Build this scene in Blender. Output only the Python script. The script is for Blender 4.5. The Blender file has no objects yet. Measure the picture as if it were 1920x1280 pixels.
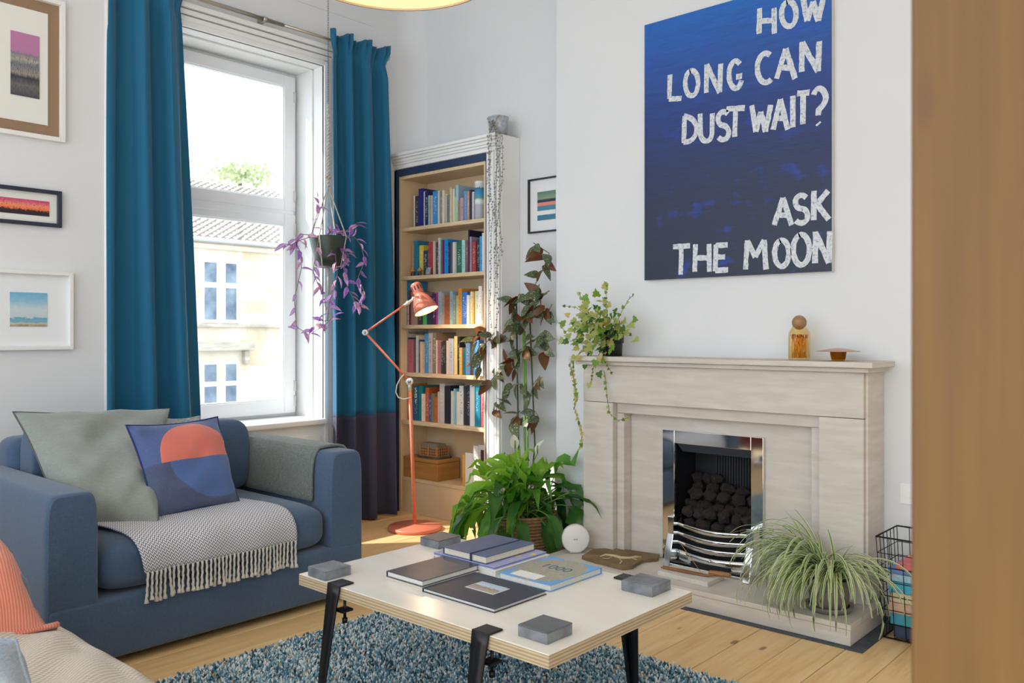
import bpy, bmesh, math, random
from mathutils import Vector, Matrix, noise
R = random.Random(7)
SC = bpy.context.scene
COL = SC.collection
PI = math.pi
# ------------------------------------------------------------------ camera, world, lights, exposure
F_PX, CX_PX, HORIZON, EYE = 1596.0, 960.0, 625.0, 1.25
YAW = math.radians(41.80)
cam_d = bpy.data.cameras.new('camera'); cam = bpy.data.objects.new('camera', cam_d); COL.objects.link(cam)
cam.location = (0, 0, EYE); cam.rotation_euler = (PI/2, 0, YAW)
cam_d.sensor_width = 36; cam_d.lens = 36*F_PX/1920; cam_d.shift_y = -(640-HORIZON)/1920
cam_d.clip_start = .05; cam_d.clip_end = 300
cam_d.dof.use_dof = True; cam_d.dof.focus_distance = 3.4; cam_d.dof.aperture_fstop = 6.3
SC.camera = cam
w = bpy.data.worlds.new('sky'); SC.world = w; w.use_nodes = True
bg = w.node_tree.nodes['Background']; bg.inputs[0].default_value = (.80, .905, 1, 1); bg.inputs[1].default_value = 1.9
def light(name, kind, loc, rot, energy, color=(1, 1, 1), **k):
    d = bpy.data.lights.new(name, kind); d.energy = energy; d.color = color
    for a, b in k.items(): setattr(d, a, b)
    o = bpy.data.objects.new(name, d); COL.objects.link(o); o.location = loc; o.rotation_euler = rot
    return o
SUN = Vector((.86, 1.0, -1.2)).normalized()
light('sun', 'SUN', (-8, -5, 9), SUN.to_track_quat('-Z', 'Y').to_euler(), 4.5, (1, .95, .87), angle=.012)
# portals: sky light through the window and the room end left open for fill
for nm, loc, rot, sx, sy in (('window_portal', (-4.99, 2.665, 1.85), (0, -PI/2, 0), 2.4, 1.35), ('open_end_fill_portal', (-1.5, -2.25, 1.78), (PI/2, 0, 0), 6.6, 3.5)):
    p = light(nm, 'AREA', loc, rot, 1, shape='RECTANGLE', size=sx, size_y=sy); p.data.cycles.is_portal = True
SC.view_settings.view_transform = 'Standard'; SC.view_settings.look = 'None'
SC.view_settings.exposure = .62; SC.view_settings.gamma = 1; SC.view_settings.use_curve_mapping = False
try: SC.cycles.use_denoising = True
except Exception: pass
SC.cycles.max_bounces = 6; SC.cycles.transparent_max_bounces = 10; SC.cycles.adaptive_threshold = .05
# ------------------------------------------------------------------ measuring: photo pixel + real plane -> place in the room
FW = Vector((-math.sin(YAW), math.cos(YAW), 0)); RT = Vector((math.cos(YAW), math.sin(YAW), 0))
def _ray(x, y): return FW + RT*((x-CX_PX)/F_PX) + Vector((0, 0, (HORIZON-y)/F_PX))
def on_z(x, y, z=0.):
    d = _ray(x, y); return Vector((0, 0, EYE)) + d*((z-EYE)/d.z)
def on_y(x, y, Y):
    d = _ray(x, y); return Vector((0, 0, EYE)) + d*(Y/d.y)
def on_x(x, y, X):
    d = _ray(x, y); return Vector((0, 0, EYE)) + d*(X/d.x)
def on_d(x, y, dep): return Vector((0, 0, EYE)) + _ray(x, y)*dep
# ------------------------------------------------------------------ materials
def lin(c):
    if isinstance(c, str):
        c = tuple(int(c[i:i+2], 16)/255 for i in (0, 2, 4))
    return tuple((v/12.92 if v <= .04045 else ((v+.055)/1.055)**2.4) for v in c[:3])
MATS = {}
class NT:
    """tiny node helper"""
    def __init__(s, m): s.t = m.node_tree; s.n = s.t.nodes; s.b = s.n['Principled BSDF']
    def new(s, kind, **k):
        n = s.n.new(kind)
        for a, b in k.items():
            if isinstance(a, str) and hasattr(n, a): setattr(n, a, b)
        return n
    def link(s, a, b): s.t.links.new(a, b)
    def math(s, op, a, b=None, c=None):
        n = s.n.new('ShaderNodeMath'); n.operation = op
        for i, v in enumerate((a, b, c)):
            if v is None: continue
            if hasattr(v, 'is_output'): s.link(v, n.inputs[i])
            else: n.inputs[i].default_value = v
        return n.outputs[0]
    def mix(s, fac, a, b):
        n = s.n.new('ShaderNodeMix'); n.data_type = 'RGBA'
        for i, v in ((0, fac), (6, a), (7, b)):
            if hasattr(v, 'is_output'): s.link(v, n.inputs[i])
            elif i == 0: n.inputs[0].default_value = v
            else: n.inputs[i].default_value = (*lin(v), 1)
        return n.outputs[2]
    def noise(s, vec, scale, detail=4, rough=.55):
        n = s.n.new('ShaderNodeTexNoise'); n.inputs['Scale'].default_value = scale; n.inputs['Detail'].default_value = detail
        n.inputs['Roughness'].default_value = rough
        if vec is not None: s.link(vec, n.inputs['Vector'])
        return n.outputs[0]
    def coord(s, which='Object', scale=None, rot=None):
        c = s.n.new('ShaderNodeTexCoord').outputs[which]
        if scale is None and rot is None: return c
        mp = s.n.new('ShaderNodeMapping'); s.link(c, mp.inputs[0])
        if scale is not None: mp.inputs['Scale'].default_value = scale
        if rot is not None: mp.inputs['Rotation'].default_value = rot
        return mp.outputs[0]
    def ramp(s, fac, stops, interp='LINEAR'):
        n = s.n.new('ShaderNodeValToRGB'); s.link(fac, n.inputs[0]); cr = n.color_ramp; cr.interpolation = interp
        while len(cr.elements) < len(stops): cr.elements.new(.5)
        for e, (p, c) in zip(cr.elements, stops): e.position = p; e.color = (*lin(c), 1)
        return n.outputs[0]
    def color(s, sock): s.link(sock, s.b.inputs['Base Color'])
    def bump(s, h, strength=.2, dist=.01):
        n = s.n.new('ShaderNodeBump'); n.inputs['Strength'].default_value = strength; n.inputs['Distance'].default_value = dist
        s.link(h, n.inputs['Height']); s.link(n.outputs[0], s.b.inputs['Normal'])
def M(name, color='808080', rough=.6, metal=0., var=None, vscale=8, vstretch=(1, 1, 1), bump=0, bscale=60, bstretch=None, trans=0, sheen=0, coat=0, emit=None, estr=0, alpha=1, ior=None, coords='Object'):
    if name in MATS: return MATS[name]
    m = bpy.data.materials.new(name); m.use_nodes = True; MATS[name] = m
    t = NT(m); b = t.b
    b.inputs['Base Color'].default_value = (*lin(color), 1); b.inputs['Roughness'].default_value = rough; b.inputs['Metallic'].default_value = metal
    if trans: b.inputs['Transmission Weight'].default_value = trans
    if ior: b.inputs['IOR'].default_value = ior
    if sheen: b.inputs['Sheen Weight'].default_value = sheen
    if coat: b.inputs['Coat Weight'].default_value = coat
    if alpha < 1: b.inputs['Alpha'].default_value = alpha
    if emit: b.inputs['Emission Color'].default_value = (*lin(emit), 1); b.inputs['Emission Strength'].default_value = estr
    if var:
        f = t.noise(t.coord(coords, vstretch), vscale)
        f = t.ramp(f, [(.32, '000000'), (.68, 'ffffff')])
        t.color(t.mix(f, color, var))
    if bump:
        t.bump(t.noise(t.coord(coords, bstretch or vstretch), bscale, 3), bump)
    return m
# ------------------------------------------------------------------ mesh building
def wloc(o):
    v = Vector((0, 0, 0))
    while o: v += o.location; o = o.parent
    return v
class MB:
    def __init__(s): s.v = []; s.f = []; s.m = []; s.uv = None; s.sm = []
    def add(s, vs, fs, mi=0, smooth=False):
        o = len(s.v); s.v.extend(Vector(p) for p in vs)
        for f in fs: s.f.append(tuple(i+o for i in f)); s.m.append(mi); s.sm.append(smooth)
        return s
    def box(s, x0, x1, y0, y1, z0, z1, mi=0):
        return s.add([(x0,y0,z0),(x1,y0,z0),(x1,y1,z0),(x0,y1,z0),(x0,y0,z1),(x1,y0,z1),(x1,y1,z1),(x0,y1,z1)],
                     [(0,3,2,1),(4,5,6,7),(0,1,5,4),(1,2,6,5),(2,3,7,6),(3,0,4,7)], mi)
    def obox(s, c, hx, hy, hz, rz=0, mi=0, mat=None):
        m = mat or (Matrix.Translation(c) @ Matrix.Rotation(rz, 4, 'Z'))
        return s.add([m @ Vector(p) for p in [(-hx,-hy,-hz),(hx,-hy,-hz),(hx,hy,-hz),(-hx,hy,-hz),(-hx,-hy,hz),(hx,-hy,hz),(hx,hy,hz),(-hx,hy,hz)]],
                     [(0,3,2,1),(4,5,6,7),(0,1,5,4),(1,2,6,5),(2,3,7,6),(3,0,4,7)], mi)
    def quad(s, a, b, c, d, mi=0): return s.add([a, b, c, d], [(0, 1, 2, 3)], mi)
    def tube(s, pts, r, seg=8, mi=0, caps=True, flat=1.0):
        pts = [Vector(p) for p in pts]; n = len(pts)
        rs = r if isinstance(r, (list, tuple)) else [r]*n
        ref = None; vs = []; fs = []
        for i, p in enumerate(pts):
            t = (pts[min(i+1, n-1)] - pts[max(i-1, 0)])
            t = t.normalized() if t.length > 1e-9 else Vector((0, 0, 1))
            if ref is None: ref = Vector((0, 0, 1)) if abs(t.z) < .9 else Vector((1, 0, 0))
            a = (ref - t*ref.dot(t)); a = a.normalized() if a.length > 1e-6 else t.orthogonal().normalized()
            ref = a; b = t.cross(a)
            for k in range(seg):
                th = 2*PI*k/seg; vs.append(p + a*math.cos(th)*rs[i]*flat + b*math.sin(th)*rs[i])
        for i in range(n-1):
            for k in range(seg):
                k2 = (k+1) % seg; fs.append((i*seg+k, i*seg+k2, (i+1)*seg+k2, (i+1)*seg+k))
        if caps: fs.append(tuple(range(seg-1, -1, -1))); fs.append(tuple((n-1)*seg+k for k in range(seg)))
        return s.add(vs, fs, mi, True)
    def lathe(s, prof, seg=24, mat=None, mi=0, close=True):
        vs = []; fs = []; n = len(prof)
        for (r, z) in prof:
            for k in range(seg): th = 2*PI*k/seg; vs.append(Vector((r*math.cos(th), r*math.sin(th), z)))
        for i in range(n-1):
            for k in range(seg):
                k2 = (k+1) % seg; fs.append((i*seg+k, i*seg+k2, (i+1)*seg+k2, (i+1)*seg+k))
        if close:
            if prof[0][0] > 1e-5: fs.append(tuple(range(seg-1, -1, -1)))
            if prof[-1][0] > 1e-5: fs.append(tuple((n-1)*seg+k for k in range(seg)))
        if mat is not None: vs = [mat @ v for v in vs]
        return s.add(vs, fs, mi, True)
    def grid(s, fn, nu, nv, mi=0, closeu=False, smooth=True):
        o = len(s.v); vs = []; uvs = []
        for j in range(nv+1):
            for i in range(nu+(0 if closeu else 1)): vs.append(Vector(fn(i/nu, j/nv)))
        W = nu if closeu else nu+1; fs = []
        if s.uv is None: s.uv = {}
        for j in range(nv):
            for i in range(nu):
                i2 = (i+1) % W if closeu else i+1
                fs.append((j*W+i, j*W+i2, (j+1)*W+i2, (j+1)*W+i))
                s.uv[len(s.f)+len(fs)-1] = ((i/nu, j/nv), ((i+1)/nu, j/nv), ((i+1)/nu, (j+1)/nv), (i/nu, (j+1)/nv))
        return s.add(vs, fs, mi, smooth)
    def prism(s, poly, axis_mat, h, mi=0):
        """poly: 2D points; extruded 0..h along local z, placed by axis_mat"""
        n = len(poly); vs = [axis_mat @ Vector((x, y, 0)) for x, y in poly] + [axis_mat @ Vector((x, y, h)) for x, y in poly]
        fs = [tuple(range(n-1, -1, -1)), tuple(range(n, 2*n))] + [(i, (i+1) % n, (i+1) % n+n, i+n) for i in range(n)]
        return s.add(vs, fs, mi)
    def mesh(s, name, mats, off=Vector((0, 0, 0))):
        me = bpy.data.meshes.new(name); me.from_pydata([tuple(v-off) for v in s.v], [], s.f)
        for m in (mats if isinstance(mats, (list, tuple)) else [mats]): me.materials.append(m)
        me.polygons.foreach_set('material_index', s.m); me.polygons.foreach_set('use_smooth', s.sm)
        if s.uv:
            ul = me.uv_layers.new(name='UVMap')
            for p in me.polygons:
                q = s.uv.get(p.index)
                if q:
                    for li, uvv in zip(p.loop_indices, q): ul.data[li].uv = uvv
        me.update()
        return me
    def build(s, name, mats, parent=None, bevel=0, solid=0, sub=0, seg=2, label=None, kind=None):
        off = wloc(parent) if parent else Vector((0, 0, 0))
        o = bpy.data.objects.new(name, s.mesh(name, mats, off)); COL.objects.link(o); o.parent = parent
        if solid:
            md = o.modifiers.new('s', 'SOLIDIFY'); md.thickness = solid; md.offset = 0
        if bevel:
            md = o.modifiers.new('b', 'BEVEL'); md.width = bevel; md.segments = seg; md.limit_method = 'ANGLE'; md.angle_limit = .6
            o.data.polygons.foreach_set('use_smooth', [True]*len(o.data.polygons)) if seg > 2 else None
        if sub:
            md = o.modifiers.new('u', 'SUBSURF'); md.levels = sub; md.render_levels = sub
        if label: o['label'] = label
        if kind: o['kind'] = kind
        return o
def thing(name, label, cat, loc=(0, 0, 0), rz=0, group=None, kind=None):
    o = bpy.data.objects.new(name, None); COL.objects.link(o); o.location = loc; o.rotation_euler = (0, 0, rz); o.empty_display_size = .05
    o['label'] = label; o['category'] = cat
    if group: o['group'] = group
    if kind: o['kind'] = kind
    return o
def tag(o, label, cat, group=None, kind=None):
    o['label'] = label; o['category'] = cat
    if group: o['group'] = group
    if kind: o['kind'] = kind
    return o
def struct(o, label=None):
    o['kind'] = 'structure'
    if label: o['label'] = label
    return o
def inst(mesh, name, parent, mat):
    """a part sharing mesh data, placed by a world matrix under a parent that is only translated"""
    o = bpy.data.objects.new(name, mesh); COL.objects.link(o); o.parent = parent
    o.matrix_basis = Matrix.Translation(-wloc(parent)) @ mat
    return o
def frame(origin, xa, ya):
    """matrix with local x along xa, local y ~ along ya, z = x cross y"""
    x = Vector(xa).normalized(); z = x.cross(Vector(ya)).normalized(); y = z.cross(x)
    return Matrix(((x.x, y.x, z.x, origin[0]), (x.y, y.y, z.y, origin[1]), (x.z, y.z, z.z, origin[2]), (0, 0, 0, 1)))
def text_mesh(body, mat, name, parent, m, size=.05, depth=.0006, align='CENTER'):
    cu = bpy.data.curves.new(name, 'FONT'); cu.body = body; cu.size = size; cu.extrude = depth; cu.align_x = align; cu.align_y = 'CENTER'
    tmp = bpy.data.objects.new('tmp', cu); COL.objects.link(tmp)
    me = bpy.data.meshes.new_from_object(tmp, depsgraph=bpy.context.evaluated_depsgraph_get())
    bpy.data.objects.remove(tmp); bpy.data.curves.remove(cu)
    me.materials.clear(); me.materials.append(mat)
    return inst(me, name, parent, m)
def lerp(a, b, t): return a+(b-a)*t
def smooth(t): t = max(0, min(1, t)); return t*t*(3-2*t)
def nz(p, s=1.0): return noise.noise(Vector(p)*s)
# ------------------------------------------------------------------ the room
YB, YA, YC = 3.93, 4.10, 3.94        # chimney breast face, alcove wall, bookcase face
XW, XP = -4.62, -4.50                # window wall, picture wall
CEIL = 3.55
white = M('wall_paint', 'e6e7e8', .75, var='e0e2e4', vscale=1.3, bump=.04, bscale=40)
trimw = M('gloss_white_trim', 'f1f1ef', .35)
upvc = M('white_window_plastic', 'eef1f4', .3)
def pine_mat():
    m = M('pine_boards', 'd2a468', .42); t = NT(m)
    c = t.coord('Object'); oi = t.new('ShaderNodeObjectInfo')
    add = t.new('ShaderNodeVectorMath', operation='MULTIPLY_ADD'); t.link(c, add.inputs[0]); add.inputs[1].default_value = (14, 1.1, 14)
    cmb = t.new('ShaderNodeCombineXYZ'); t.link(t.math('MULTIPLY', oi.outputs['Random'], 37.), cmb.inputs[0]); t.link(t.math('MULTIPLY', oi.outputs['Random'], 11.), cmb.inputs[1])
    t.link(cmb.outputs[0], add.inputs[2])
    g = t.noise(add.outputs[0], 2.2, 6, .6)
    col = t.ramp(g, [(.25, 'd6a86e'), (.5, 'edc890'), (.75, 'f5daa9')])
    col = t.mix(t.math('MULTIPLY', oi.outputs['Random'], .45), col, 'e0b87e')
    vo = t.new('ShaderNodeTexVoronoi'); add2 = t.new('ShaderNodeVectorMath', operation='MULTIPLY_ADD'); t.link(c, add2.inputs[0]); add2.inputs[1].default_value = (5, 2.2, 5); t.link(cmb.outputs[0], add2.inputs[2])
    t.link(add2.outputs[0], vo.inputs['Vector']); vo.inputs['Scale'].default_value = 1.0
    k = t.ramp(vo.outputs['Distance'], [(.045, 'ffffff'), (.075, '000000')])
    col = t.mix(t.math('MULTIPLY', k, .75), col, '6b4526')
    t.color(col); t.bump(g, .08); return m
PINE = pine_mat()
sub = MB().box(-4.9, 2.0, -2.2, 4.6, -.12, -.021).build('floor', M('under_floor', '3a2a1c', .9)); struct(sub, 'sanded pine floorboards')
bw = .1775
i = 0; x = -4.99
proto = None
while x < 1.9:
    me = MB().box(.0014, bw-.0014, -2.2, 4.3, -.02, 0).mesh('floorboard', PINE)
    o = bpy.data.objects.new('floorboard', me); COL.objects.link(o); o.parent = sub; o.location = (x, 0, R.uniform(-.0006, .0004))
    o.modifiers.new('b', 'BEVEL').width = .0015
    x += bw
# walls
b = MB().box(XP-.16, XP, -2.2, 1.885, 0, CEIL)
wl = struct(b.build('wall_left', white), 'white wall hung with framed pictures')
MB().tube([(XP+.004, 1.885, 0), (XP+.004, 1.885, CEIL)], .012, 10).build('corner_bead', trimw, wl)
WY0, WY1, WZ0, WZ1 = 2.02, 3.31, .70, 2.99
b = MB()
b.box(XW-.42, XW, 1.87, WY0-.05, 0, CEIL); b.box(XW-.42, XW, WY1+.05, YA+.1, 0, CEIL)
b.box(XW-.42, XW, WY0-.05, WY1+.05, WZ1+.06, CEIL); b.box(XW-.42, XW, WY0-.05, WY1+.05, 0, WZ0-.03)
ww = struct(b.build('wall_window', white), 'white wall around the tall window')
# rounded corner between window wall and bookcase wall, alcove and chimney breast
b = MB(); rr = .16
pts = [(XW+.0006+rr-rr*math.cos(a), YA-.0006-rr+rr*math.sin(a)) for a in [PI/2*k/12 for k in range(13)]]
b.grid(lambda u, v: (*[lerp(pts[int(u*12+1e-6)][k], pts[min(12, int(u*12+1e-6)+1)][k], u*12-int(u*12+1e-6)) for k in (0, 1)], lerp(2.36, CEIL, v)), 12, 1)
struct(b.build('wall_corner', white), 'rounded white wall corner above the bookcase')
b = MB().box(XW, -3.74, YA, YA+.12, 2.34, CEIL).box(-3.74, -3.12, YA, YA+.12, 0, CEIL)
struct(b.build('wall_alcove', white), 'white alcove wall beside the bookcase')
# opening for the fire
b = MB().box(-3.162, -2.30, YB, YB+.5, 0, CEIL).box(-1.83, 2.0, YB, YB+.5, 0, CEIL).box(-2.30, -1.83, YB, YB+.5, .72, CEIL).box(-2.30, -1.83, YB+.1, YB+.5, 0, .72)
struct(b.build('wall_chimney', white), 'white chimney breast wall behind the fireplace')
struct(MB().box(-5, 2, -2.2, 4.6, CEIL, CEIL+.1).build('ceiling', M('ceiling_white', 'eeeeee', .8)))
b = MB().box(1.9, 2.0, -2.2, YB, 0, CEIL); struct(b.build('wall_right', white))
def skirting(name, x0, x1, y0, y1, axis, sgn):
    b = MB()
    for (dz0, dz1, th) in ((0, .15, .018), (.15, .17, .024), (.17, .19, .014), (.19, .205, .008)):
        if axis == 'x': b.box(x0, x1, min(y0, y0+sgn*th), max(y0, y0+sgn*th), dz0, dz1)
        else: b.box(min(x0, x0+sgn*th), max(x0, x0+sgn*th), y0, y1, dz0, dz1)
    return struct(b.build(name, trimw, bevel=.002))
skirting('baseboard_chimney', -3.16, -2.80, YB, YB, 'x', -1)
skirting('baseboard_hearth_side', -1.30, 1.9, YB, YB, 'x', -1)
skirting('baseboard_alcove', -3.59, -3.165, YA, YA, 'x', -1)
skirting('baseboard_left', XP, XP, -2.2, 1.88, 'y', 1)
skirting('baseboard_window', XW, XW, WY1+.1, YC-.03, 'y', 1)
# ------------------------------------------------------------------ window
def glass_mat():
    if 'window_glass' in MATS: return MATS['window_glass']
    m = bpy.data.materials.new('window_glass'); m.use_nodes = True; MATS['window_glass'] = m
    n = m.node_tree.nodes; l = m.node_tree.links; n.remove(n['Principled BSDF'])
    tr = n.new('ShaderNodeBsdfTransparent'); gl = n.new('ShaderNodeBsdfGlossy'); gl.inputs['Roughness'].default_value = .02
    mx = n.new('ShaderNodeMixShader'); mx.inputs[0].default_value = .05
    l.new(tr.outputs[0], mx.inputs[1]); l.new(gl.outputs[0], mx.inputs[2]); l.new(mx.outputs[0], n['Material Output'].inputs[0])
    return m
GX = -4.90                           # plane of the window frame's inner face
win = thing('window_1', 'tall white double glazed window with a horizontal transom', 'window', (GX, 2.66, WZ0), kind='structure')
ZT = 2.075                           # transom height
def ring(b, y0, y1, z0, z1, wl_, wr, wb, wt, x0, x1):
    b.box(x0, x1, y0, y0+wl_, z0, z1); b.box(x0, x1, y1-wr, y1, z0, z1); b.box(x0, x1, y0+wl_, y1-wr, z0, z0+wb); b.box(x0, x1, y0+wl_, y1-wr, z1-wt, z1)
    return b
ring(MB(), WY0, WY1, WZ0, WZ1, .05, .05, .05, .06, GX-.07, GX-.02).build('outer_frame', upvc, win, bevel=.004)
for nm, z0, z1, wb in (('upper_sash', ZT-.01, WZ1-.025, .075), ('lower_sash', WZ0+.02, ZT-.03, .09)):
    s_ = ring(MB(), WY0+.02, WY1-.02, z0, z1, .085, .085, wb, .075, GX-.05, GX+.012).build(nm, upvc, win, bevel=.006, seg=3)
    ring(MB(), WY0+.10, WY1-.10, z0+wb-.005, z1-.07, .012, .012, .012, .012, GX-.035, GX+.004).build('glazing_bead', upvc, s_, bevel=.003)
    g = glass_mat()
    MB().box(GX-.03, GX-.026, WY0+.1, WY1-.1, z0+wb, z1-.07).build('pane', g, s_)
MB().box(GX-.06, GX+.008, WY0+.03, WY1-.03, ZT-.04, ZT+.0).build('transom', upvc, win, bevel=.004)
MB().box(GX+.005, GX+.022, 2.1, 2.88, ZT-.062, ZT-.038).build('trickle_vent', upvc, win, bevel=.004)
for z in (WZ1-.16, ZT+.09, ZT-.13, WZ0+.20, WZ0+.10):
    MB().tube([(GX+.012, WY1-.028, z-.035), (GX+.012, WY1-.028, z+.035)], .009, 8).build('hinge', M('hinge_grey', 'd6d8d2', .4), win)
# reveal, shutter panel and architrave
tr = struct(MB().box(GX-.09, XW+.02, WY1, WY1+.05, WZ0-.03, WZ1+.05).box(GX-.09, XW+.02, WY0-.05, WY0, WZ0-.03, WZ1+.05).box(GX-.09, XW+.02, WY0-.05, WY1+.05, WZ1, WZ1+.06).build('trim_1', trimw, bevel=.003), 'white painted window reveal')
for (a, c) in ((GX+.165, GX+.185),):
    MB().box(a, c, WY1-.012, WY1, WZ0, WZ1).build('reveal_bead', trimw, tr, bevel=.003)
    MB().box(a, c, WY0, WY1, WZ1-.012, WZ1).build('reveal_bead', trimw, tr, bevel=.003)
ar = MB()
for k, (e, t) in enumerate(((0, .03), (.035, .022), (.07, .03), (.105, .045))):
    ar.box(XW, XW+t, WY1+.0+e, WY1+.03+e, 0, WZ1+.03+e); ar.box(XW, XW+t, WY0-.03-e, WY0-e, 0, WZ1+.03+e)
    ar.box(XW, XW+t, WY0-.0-e, WY1+.0+e, WZ1+.0+e, WZ1+.03+e)
struct(ar.build('trim_2', trimw, bevel=.004), 'stepped white architrave round the window')
sill = struct(MB().box(GX-.10, XW+.06, WY0-.02, WY1+.0, WZ0-.035, WZ0).build('trim_3', trimw, bevel=.008, seg=3), 'deep white window sill')
pn = struct(ring(MB().box(XW, XW+.012, WY0, WY1, .0, WZ0-.035), WY0+.05, WY1-.03, .16, WZ0-.10, .09, .09, .09, .09, XW, XW+.03).build('trim_4', trimw, bevel=.005), 'white panelling under the window sill')
# raised line on the wall above the rod
b = MB(); b.box(XW, XW+.006, 2.0, 3.72, 3.36, 3.372); struct(b.build('trim_5', white), 'thin raised line on the wall above the curtain rod')
# ------------------------------------------------------------------ house across the street
BX = -36.; k_ = BX/-15.
def bl(x, y, off=0.): return on_x(x, y, BX+off)
stone = M('sandstone', 'e8dfce', .9, var='d9cab0', vscale=.7, bump=.3, bscale=6)
stone2 = M('sandstone_dark', 'cfc6b6', .9, var='a89f92', vscale=3, vstretch=(1, .4, 2))
hs = thing('tenement_house', 'pale sandstone house with tiled roof across the street', 'building', (BX-3, 20, -8))
zg = bl(430, 456).z
MB().box(BX-6, BX, 8, 40, -8, zg).build('wall', stone, hs)
for z in [zg-.42-.62*j for j in range(9)]:
    y = 8 + (.7 if int(z*10) % 2 else 0)
    while y < 40:
        if y > 17 and y < 27:
            L = R.uniform(.9, 1.5)
            if not (18.9 < y+L/2 < 21.6): MB().box(BX, BX+.012, y+.008, y+L-.008, z-.31+.008, z+.31-.008).build('stone_block', [stone, M('sandstone_b', 'ded0b6', .9, var='cdbb9a', vscale=1)][R.random() < .3], hs)
            y += L
        else: y += 1.2
tile = M('roof_tile', 'd8cfc4', .85, var='b3a698', vscale=2)
def roof(u, v):
    y = lerp(8, 40, u); s = v*22; row = math.floor(s); fr = s-row
    return (BX+.35-v*5.2, y, zg+.12+v*4.0 + (1-fr)*.05 + .035*math.sin(y*14))
rb = MB()
for row in range(24):
    def rf(u, v, row=row):
        y = lerp(12, 32, u); t = (row+v)/24
        return (BX+.4-t*5.4, y, zg+.14+t*3.5+(1-v)*.07+.05*math.sin(y*16+row*1.3))
    rb.grid(rf, 330, 1)
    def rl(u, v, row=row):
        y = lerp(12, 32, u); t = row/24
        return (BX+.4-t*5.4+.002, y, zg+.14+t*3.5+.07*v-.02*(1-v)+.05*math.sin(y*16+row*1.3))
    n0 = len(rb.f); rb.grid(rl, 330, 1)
    for q in range(n0, len(rb.f)): rb.m[q] = 1  # tile edges in a darker colour, shadow lines between the rows painted in
rb.build('roof_tiles', [tile, M('roof_tile_edge_shadow', '8a7f74', .9)], hs, kind='stuff')
MB().tube([(BX+.5, 10, zg+.03), (BX+.5, 36, zg+.03)], .1, 8).build('gutter', M('gutter_grey', 'c3c8cc', .5), hs)
MB().box(BX, BX+.18, 8, 40, zg-.34, zg-.1).build('eaves_course', stone, hs, bevel=.03)
wf = M('house_window_white', 'f2f2f0', .5); wp = M('house_window_glass', '4d6076', .08, var='8fa0ad', vscale=1.2)
ZB = [bl(400, 605).z, bl(400, 487).z, bl(400, 752+30).z, bl(400, 678).z]
for (z0, z1) in ((ZB[0], ZB[1]), (ZB[2], ZB[3])):
    for (xa, xb) in ((377, 410), (417, 447), (305, 337)):
        y0, y1 = bl(xa, 550).y, bl(xb, 550).y
        wv = ring(MB(), y0, y1, z0, z1, .12, .12, .14, .12, BX-.02, BX+.07).box(BX-.02, BX+.08, y0+.1, y1-.1, lerp(z0, z1, .56), lerp(z0, z1, .64)).build('window', wf, hs)
        MB().box(BX-.03, BX+.02, y0+.1, y1-.1, lerp(z0, z1, .6), z1-.1).build('pane', wp, wv)
        MB().box(BX-.03, BX+.015, y0+.1, y1-.1, z0+.1, lerp(z0, z1, .58)).build('pane', wp, wv)
ya, yb = bl(330, 600).y, bl(475, 655).y
MB().box(BX, BX+.22, 8, 36, ZB[0]-.2, ZB[0]-.04).build('sill_course', stone2, hs, bevel=.03)
MB().box(BX, BX+.5, ya-2, yb-.2, bl(400, 655).z-.06, bl(400, 641).z).build('cornice', stone2, hs, bevel=.05)
MB().box(BX, BX+.3, bl(458, 670).y-.12, bl(458, 670).y+.12, bl(458, 682).z, bl(458, 657).z).build('bracket', stone2, hs, bevel=.03)
# treetop over the roof line
b = MB()
cpt = on_x(450, 325, -46)
for i in range(380):
    d = Vector((R.gauss(0, .8), R.gauss(0, .9), R.gauss(0, .3)))
    p = cpt+d; q = Vector((R.uniform(-1, 1), R.uniform(-1, 1), R.uniform(-1, 1))).normalized()*.16; q2 = q.orthogonal().normalized()*.13
    b.add([p-q, p+q2, p+q, p-q2], [(0, 1, 2, 3)])
tr_ = thing('tree', 'pale green treetop beyond the roof across the street', 'tree', (cpt.x, cpt.y, -6))
b.build('foliage', M('far_leaf', 'b9c49a', .8), tr_, kind='stuff')
MB().tube([(cpt.x, cpt.y, -6), (cpt.x, cpt.y, cpt.z)], [.3, .12], 8).build('trunk', M('far_bark', '6b5a48', .9), tr_)
struct(MB().box(-60, -5.3, -30, 60, -8.3, -8.0).build('ground', M('street_grey', '9a9a98', .9)), 'grey street far below the window')
# pine door post close to the camera
pm = M('pine_post', '6a4c1c', .55, var='5d4116', vscale=3, vstretch=(18, 18, .8), bump=.05, bscale=20)
t = NT(pm); vo = t.new('ShaderNodeTexVoronoi'); t.link(t.coord('Object', (14, 14, 4.5)), vo.inputs['Vector']); vo.inputs['Scale'].default_value = 1.
kn = t.ramp(vo.outputs['Distance'], [(.06, 'ffffff'), (.16, '000000')]); base = t.b.inputs['Base Color'].links[0].from_socket
t.color(t.mix(t.math('MULTIPLY', kn, .8), base, '5a3a1c'))
pdir = _ray(1702, HORIZON).normalized(); pper = Vector((pdir.y, -pdir.x, 0))
pc = pdir*.82 + pper*.078
post = MB().obox((pc.x, pc.y, CEIL/2), .075, .03, CEIL/2, math.atan2(pper.y, pper.x)).build('trim_6', pm, bevel=.004); struct(post, 'pine door post close in the foreground')
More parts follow.
